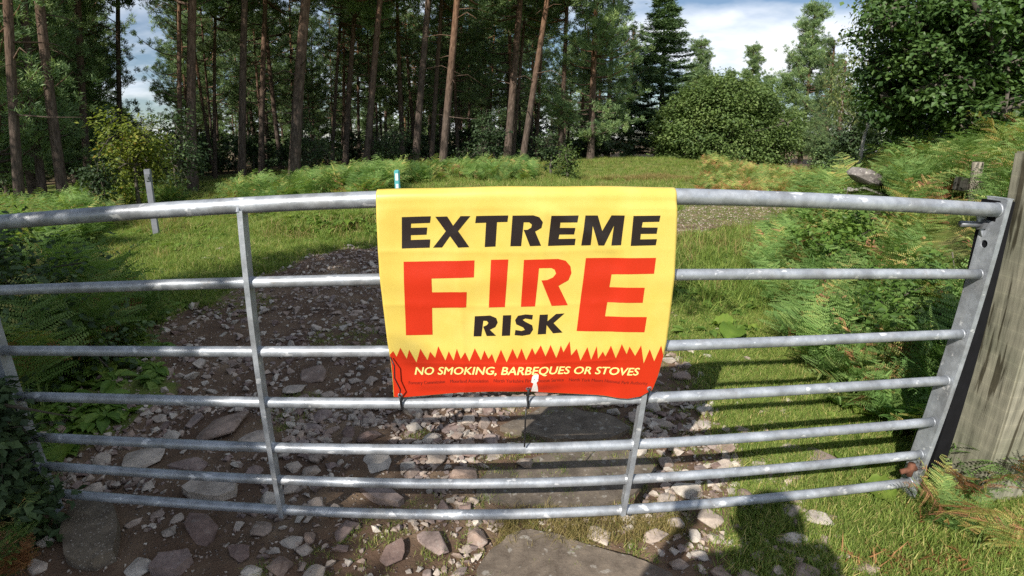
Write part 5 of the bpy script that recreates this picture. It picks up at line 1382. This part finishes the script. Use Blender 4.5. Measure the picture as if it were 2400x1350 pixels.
broadleaf('nettle_clump', Vector((-2.0, -0.14, 0)), [(-0.02, 0, 0.16, 0.13, 0.1, 0.16), (0.0, 0, 0.36, 0.11, 0.09, 0.14), (-0.03, 0.0, 0.54, 0.10, 0.08, 0.12), (-0.16, 0.0, 0.3, 0.14, 0.1, 0.3), (-0.3, -0.05, 0.35, 0.15, 0.12, 0.35), (-0.14, 0, 0.62, 0.1, 0.09, 0.14)], 0.045, 0.028, 26000, DARKSHRUB_L, GREYBARK, [(0, 0, -0.05), (0, 0, 0.3), (-0.02, 0, 0.6)], [0.006, 0.005, 0.003], 'dark leafy nettle clump hiding the hinge end of the gate', 'plant', 73, shell=0.9, clump=0.04)
broadleaf('bramble_bush', Vector((2.25, 0.95, 0)), [(0, 0, 0.32, 0.42, 0.4, 0.34), (0.35, 0.35, 0.4, 0.45, 0.4, 0.4), (-0.2, 0.35, 0.26, 0.32, 0.3, 0.26), (0.3, -0.35, 0.3, 0.36, 0.3, 0.3)], 0.055, 0.036, 2600, HERB_L, GREYBARK, [(0, 0, -0.1), (0, 0, 0.1), (0, 0, 0.25)], [0.012, 0.01, 0.008], 'leafy bramble patch low among the bracken near the gate end', 'bush', 74, shell=0.9, clump=0.07)
broadleaf('bramble_bush', Vector((2.9, 2.7, 0.15)), [(0, 0, 0.35, 0.5, 0.5, 0.4), (0.5, 0.4, 0.45, 0.5, 0.5, 0.45)], 0.06, 0.04, 2000, HERB_L, GREYBARK, [(0, 0, -0.1), (0, 0, 0.1), (0, 0, 0.25)], [0.012, 0.01, 0.008], 'darker bramble patch higher on the bracken bank', 'bush', 75, shell=0.9, clump=0.07)
# ------------------------------------------------------------------ herbs and broad leaves
def rosette(seed, n_, L, W, m):
    r = np.random.default_rng(seed); V, F, T = [], [], []
    for i in range(n_):
        a = i * 2.4 + r.normal(0, .3); ca, sa = math.cos(a), math.sin(a); l = L * r.uniform(0.6, 1.1); w = W * r.uniform(0.7, 1.1); up = r.uniform(0.25, 0.9); st_ = l * r.uniform(0.3, 0.7)
        b0 = len(V); ns = 12; t0 = r.uniform(0.2, 0.9); nq = 5
        for k in range(ns):
            s = k / (ns - 1); rad = st_ * 0.6 + l * s; z = st_ * up + l * (up * 0.35 * s - 0.50 * s * s)
            hw = w * math.sin(math.pi * (0.10 + 0.88 * s)) ** 0.8 * 0.5 + 0.002; rag = 1 + r.normal(0, 0.07)
            for q in range(nq):
                u = q / (nq - 1) * 2 - 1
                vz = w * (0.16 * abs(u) ** 1.5 - 0.05) + (0.035 * w * math.sin(k * 2.1) * abs(u)) + r.normal(0, w * 0.018)
                V.append((ca * rad - sa * hw * u * rag, sa * rad + ca * hw * u * rag, z + vz)); T.append(np.clip(t0 + (0.22 if q == 2 else 0) + (0.12 if k % 3 == 0 else 0) + r.normal(0, 0.08), 0, 1))
        for k in range(ns - 1):
            for q in range(nq - 1):
                i0 = b0 + k * nq + q; F.append((i0, i0 + 1, i0 + nq + 1, i0 + nq))
        b1 = len(V); rad = st_ * 0.6
        for (x, z) in ((0, 0), (rad, st_ * up)):
            V.append((ca * x - sa * 0.004, sa * x + ca * 0.004, z)); V.append((ca * x + sa * 0.004, sa * x - ca * 0.004, z)); T += [0.5, 0.5]
        F.append((b1, b1 + 1, b1 + 3, b1 + 2))
    return mesh_np('plant', V, F, m, True, {'tint': ('FLOAT', np.array(T))})
DOCK = [rosette(s, 7, 0.20, 0.13, DOCK_L) for s in range(3)]
BUTTER = [rosette(10 + s, 4, 0.26, 0.26, DOCK_L) for s in range(2)]
HERB = [rosette(20 + s, 16, 0.07, 0.045, HERB_L) for s in range(4)]
for px, py, s, me, lab in [(1990, 985, 0.62, BUTTER[0], 'big pale leaved plant on the turf between the fourth and fifth rails'), (2010, 1130, 0.78, BUTTER[1], 'large lime green crinkled leaves lying above the lowest rail'),
                           (2150, 1020, 0.55, BUTTER[0], 'broad green leaf plant near the gate end in shade'), (800, 530, 1.0, DOCK[0], 'pale dock plant on the eroded bank below the top rail'),
                           (370, 590, 1.0, DOCK[1], 'dock plant at the foot of the grey post'), (430, 520, 1.2, DOCK[2], 'round leaved plant just right of the grey post'), (470, 545, 1.0, BUTTER[1], 'leafy dock clump further right of the grey post'),
                           (500, 510, 0.9, DOCK[0], 'small dock left of the dark upright'), (690, 515, 0.9, DOCK[1], 'dock plant growing on top of the eroded bank'), (345, 575, 0.9, DOCK[2], 'pale dock plant left of the grey post foot'),
                           (1725, 780, 0.8, BUTTER[0], 'lime leafed plant at the bracken edge behind the third rail'), (150, 1050, 0.6, BUTTER[1], 'dark drooping leaf hanging over the fifth rail'), (250, 870, 0.9, DOCK[0], 'shaded nettle like plant above the fourth rail')]:
    g = ground_at(px, py); o = obj('leafy_plant', me, None, (g.x, g.y, g.z - 0.01), (rnd.gauss(0, .1), rnd.gauss(0, .1), rnd.uniform(0, 6.28)), s); tag(o, lab, 'plant')
hp = []
while len(hp) < 2600:
    y = rnd.uniform(0.3, 9); x = rnd.uniform(-7, 3.5)
    w = float(track_w(np.array([x]), np.array([y]))[0])
    if w > 0.3 or (x > 0.5 and rnd.random() < 0.5): continue
    if fbm(np.array([x]), np.array([y]), 0.8, 3, 40)[0] < (0.0 if y > 2.6 or x > 0 else -0.3): continue
    hp.append((x, y))
scatter_xy('low_herbs', hp, HERB, 0.7, 1.6, 0.2)

# ------------------------------------------------------------------ grass
def tuft(seed, n_, h, spread, w, lean=0.5, lo=0.0, hi=1.0, m=None):
    r = np.random.default_rng(seed); V, F, T = [], [], []
    for i in range(n_):
        a = r.uniform(0, 6.28); p = r.normal(0, spread, 2); l = h * r.uniform(0.55, 1.2); le_ = r.uniform(0.1, 1) * lean; ca, sa = math.cos(a), math.sin(a); t = r.uniform(lo, hi) ** 1.3
        b0 = len(V)
        for s, ww in ((0, 1), (0.5, 0.75)):
            x = le_ * l * s * s; 
            V += [(p[0] + ca * x - sa * w * ww / 2, p[1] + sa * x + ca * w * ww / 2, l * s * (1 - 0.2 * le_)), (p[0] + ca * x + sa * w * ww / 2, p[1] + sa * x - ca * w * ww / 2, l * s * (1 - 0.2 * le_))]
        x = le_ * l * 1.1; V.append((p[0] + ca * x, p[1] + sa * x, l * (1 - 0.35 * le_)))
        F += [(b0, b0 + 1, b0 + 3, b0 + 2), (b0 + 2, b0 + 3, b0 + 4, b0 + 4)]; T += [t] * 5
    # quads only: repeat the tip as a sliver
    V = np.array(V); F2 = []
    for f in F:
        F2.append(f if f[2] != f[3] else f)
    me = bpy.data.meshes.new('grass_tuft'); me.from_pydata([tuple(v) for v in V], [], [f if f[2] != f[3] else f[:3] for f in F2]); me.materials.append(m or GRASS_L)
    at2 = me.attributes.new('tint', 'FLOAT', 'POINT'); at2.data.foreach_set('value', np.array(T, np.float32)); return me
TURF = [tuft(s, 26, 0.030, 0.022, 0.0026, 1.2, 0.1, 0.97) for s in range(5)]
LONG = [tuft(20 + s, 22, 0.11, 0.035, 0.005, 1.3, 0.1, 0.98) for s in range(5)]
DRY = [tuft(40 + s, 20, 0.10, 0.04, 0.005, 1.2, 0, 1, STRAW_L) for s in range(3)]
def fill(n_, x0, x1, y0, y1, ok, bias=1.0):
    out = []
    while len(out) < n_:
        k = n_ * 2; x = rng.uniform(x0, x1, k); y = y0 + (y1 - y0) * rng.random(k) ** bias
        w = 1 - track_w(x, y); keep = ok(x, y, w); out += list(zip(x[keep], y[keep]))
    return out[:n_]
g1 = fill(15000, 0.5, 2.6, -0.75, 2.6, lambda x, y, w: (w > rng.random(len(x)) * 0.9 + 0.05) & (bank_d(x, y) < 0.6 + (y < 0.3) * 3))
scatter_xy('turf_grass', g1, TURF, 0.8, 1.5, 0.2)
g2 = fill(22000, -7.5, 0.6, 1.6, 10.0, lambda x, y, w: (w > 0.35 + rng.random(len(x)) * 0.5))
scatter_xy('verge_grass', g2, LONG, 0.5, 1.1, 0.2)
g2b = fill(9000, 0.8, 7, 2.2, 9.0, lambda x, y, w: (w > 0.35 + rng.random(len(x)) * 0.5) & (bank_d(x, y) < 0.8))
scatter_xy('lane_grass', g2b, TURF + LONG[:1], 0.9, 1.8, 0.2)
g3 = fill(16000, -12, 16, 8, 27, lambda x, y, w: (w > 0.3))
scatter_xy('meadow_grass', g3, LONG + DRY[:1], 0.9, 1.8, 0.2)
g4 = fill(2600, 1, 14, 15, 26, lambda x, y, w: (w > 0.2) & (fbm(x, y, 0.3, 2, 70) > 0))
scatter_xy('straw_grass', g4, DRY, 1.2, 2.2, 0.2)
g5 = fill(260, -0.25, 0.45, -0.06, 0.12, lambda x, y, w: np.ones(len(x), bool))
scatter_xy('dry_grass', g5, DRY, 0.25, 0.5, 0.3)
g6 = fill(1500, -4.5, 1.1, -0.7, 3.5, lambda x, y, w: (fbm(x, y, 1.5, 2, 80) > 0.15) & (w < 0.6))
scatter_xy('sparse_turf', g6, TURF, 0.5, 0.9, 0.2)

# ------------------------------------------------------------------ the person holding the camera (behind the viewpoint, seen by the shadow)
def person(loc, rotz):
    root = tag(empty('person', loc, (0, 0, rotz)), 'person in dark outdoor clothes standing behind the viewpoint with both hands raised', 'person')
    J = {'pel': (0, 0, 0.88), 'bel': (0, 0, 1.0), 'che': (0, 0, 1.2), 'neck': (0, 0, 1.36),
         'shl': (-0.20, 0, 1.33), 'ell': (-0.30, 0.10, 1.16), 'wrl': (-0.17, 0.21, 1.34), 'shr': (0.20, 0, 1.33), 'elr': (0.27, 0.10, 1.10), 'wrr': (0.05, 0.20, 1.26),
         'hil': (-0.10, 0, 0.83), 'knl': (-0.13, 0.02, 0.45), 'anl': (-0.14, -0.02, 0.07), 'tol': (-0.15, 0.14, 0.03), 'hir': (0.10, 0, 0.83), 'knr': (0.13, 0.02, 0.45), 'anr': (0.14, -0.02, 0.07), 'tor': (0.15, 0.14, 0.03)}
    rad = {'pel': .16, 'bel': .145, 'che': .17, 'neck': .065, 'shl': .075, 'shr': .075, 'ell': .052, 'elr': .052, 'wrl': .036, 'wrr': .036, 'hil': .1, 'hir': .1, 'knl': .065, 'knr': .065, 'anl': .045, 'anr': .045, 'tol': .035, 'tor': .035}
    E_ = [('pel', 'bel'), ('bel', 'che'), ('che', 'neck'), ('che', 'shl'), ('shl', 'ell'), ('ell', 'wrl'), ('che', 'shr'), ('shr', 'elr'), ('elr', 'wrr'), ('pel', 'hil'), ('hil', 'knl'), ('knl', 'anl'), ('anl', 'tol'), ('pel', 'hir'), ('hir', 'knr'), ('knr', 'anr'), ('anr', 'tor')]
    names = list(J); me = bpy.data.meshes.new('body'); me.from_pydata([J[k] for k in names], [(names.index(a), names.index(b3)) for a, b3 in E_], [])
    o = obj('body', me, root); me.materials.append(plain('dark_clothes', (0.05, 0.06, 0.08), 0.8, 0, 0.2, 20, 0.2, 0.2))
    sk = o.modifiers.new('skin', 'SKIN'); ss = o.modifiers.new('smooth', 'SUBSURF'); ss.levels = 1; ss.render_levels = 2
    for i, k in enumerate(names): me.skin_vertices[0].data[i].radius = (rad[k],) * 2
    me.skin_vertices[0].data[0].use_root = True
    skin = plain('skin', (0.5, 0.32, 0.24), 0.6, 0, 0.1, 20, 0.3, 0.1)
    bm = bmesh.new(); bmesh.ops.create_uvsphere(bm, u_segments=20, v_segments=14, radius=1)
    for v in bm.verts:
        z = v.co.z; k = 1 - 0.22 * max(0, -z); v.co = Vector((v.co.x * 0.075 * k, v.co.y * 0.095 * k + (0.012 if z < -0.3 else 0), z * 0.118 + 1.46))
    bmesh.ops.create_cone(bm, segments=8, radius1=0.016, radius2=0.006, depth=0.04, cap_ends=True, matrix=Matrix.Translation((0, 0.1, 1.45)) @ Euler((R(-70), 0, 0)).to_matrix().to_4x4())
    bm_obj('head', bm, skin, root, True)
    bm = bmesh.new(); bmesh.ops.create_uvsphere(bm, u_segments=18, v_segments=10, radius=1)
    for v in bm.verts: v.co = Vector((v.co.x * 0.10, v.co.y * 0.125, max(v.co.z, -0.1) * 0.11 + 1.505))
    root.scale = (1.10,) * 3
    bm_obj('cap', bm, plain('cap_cloth', (0.06, 0.06, 0.07), 0.8, 0, 0.1, 20, 0.2, 0.1), root, True)
    for s, wx, wy, wz in ((-1, -0.17, 0.21, 1.34), (1, 0.05, 0.20, 1.26)):
        bm = bmesh.new()
        tube_bm(bm, [(wx, wy - 0.01, wz), (wx + 0.01 * s, wy + 0.03, wz + 0.03), (wx + 0.005 * s, wy + 0.05, wz + 0.07)], [0.026, 0.036, 0.03], 10)
        for i in range(4):
            fx = wx + (i - 1.5) * 0.016; l = (0.05, 0.058, 0.054, 0.042)[i]
            tube_bm(bm, [(fx, wy + 0.045, wz + 0.06), (fx, wy + 0.065, wz + 0.06 + l * 0.5), (fx - 0.004, wy + 0.062, wz + 0.06 + l)], [0.009, 0.0085, 0.007], 7)
        tube_bm(bm, [(wx - 0.02 * s, wy + 0.02, wz + 0.02), (wx - 0.045 * s, wy + 0.04, wz + 0.045), (wx - 0.05 * s, wy + 0.05, wz + 0.07)], [0.011, 0.010, 0.008], 7)
        bm_obj('hand', bm, skin, root, True)
person((-0.42, -1.87, 0.0), 0)

RT = [tuft(60 + s, 16, 0.07, 0.05, 0.010, 2.2, 0, 1, RUST_L) for s in range(3)]
rt = []
for px, py, n_ in ((2080, 1338, 7), (2140, 1310, 6), (2190, 1335, 6), (2135, 1190, 6), (2020, 1345, 3), (2175, 1240, 4), (2330, 1290, 8), (60, 1240, 8)):
    g = ground_at(px, py)
    for _ in range(n_): rt.append((g.x + rnd.gauss(0, 0.06), g.y + rnd.gauss(0, 0.035)))
scatter_xy('dead_bracken_litter', rt, RT, 0.3, 0.7, 0.4)

g7 = fill(900, -7.5, 7, 2.5, 10, lambda x, y, w: (w > 0.5) & (fbm(x, y, 0.9, 2, 90) > 0.12) & (bank_d(x, y) < 0.9))
scatter_xy('dry_stalks', g7, DRY + LONG[:2], 1.1, 2.1, 0.25)
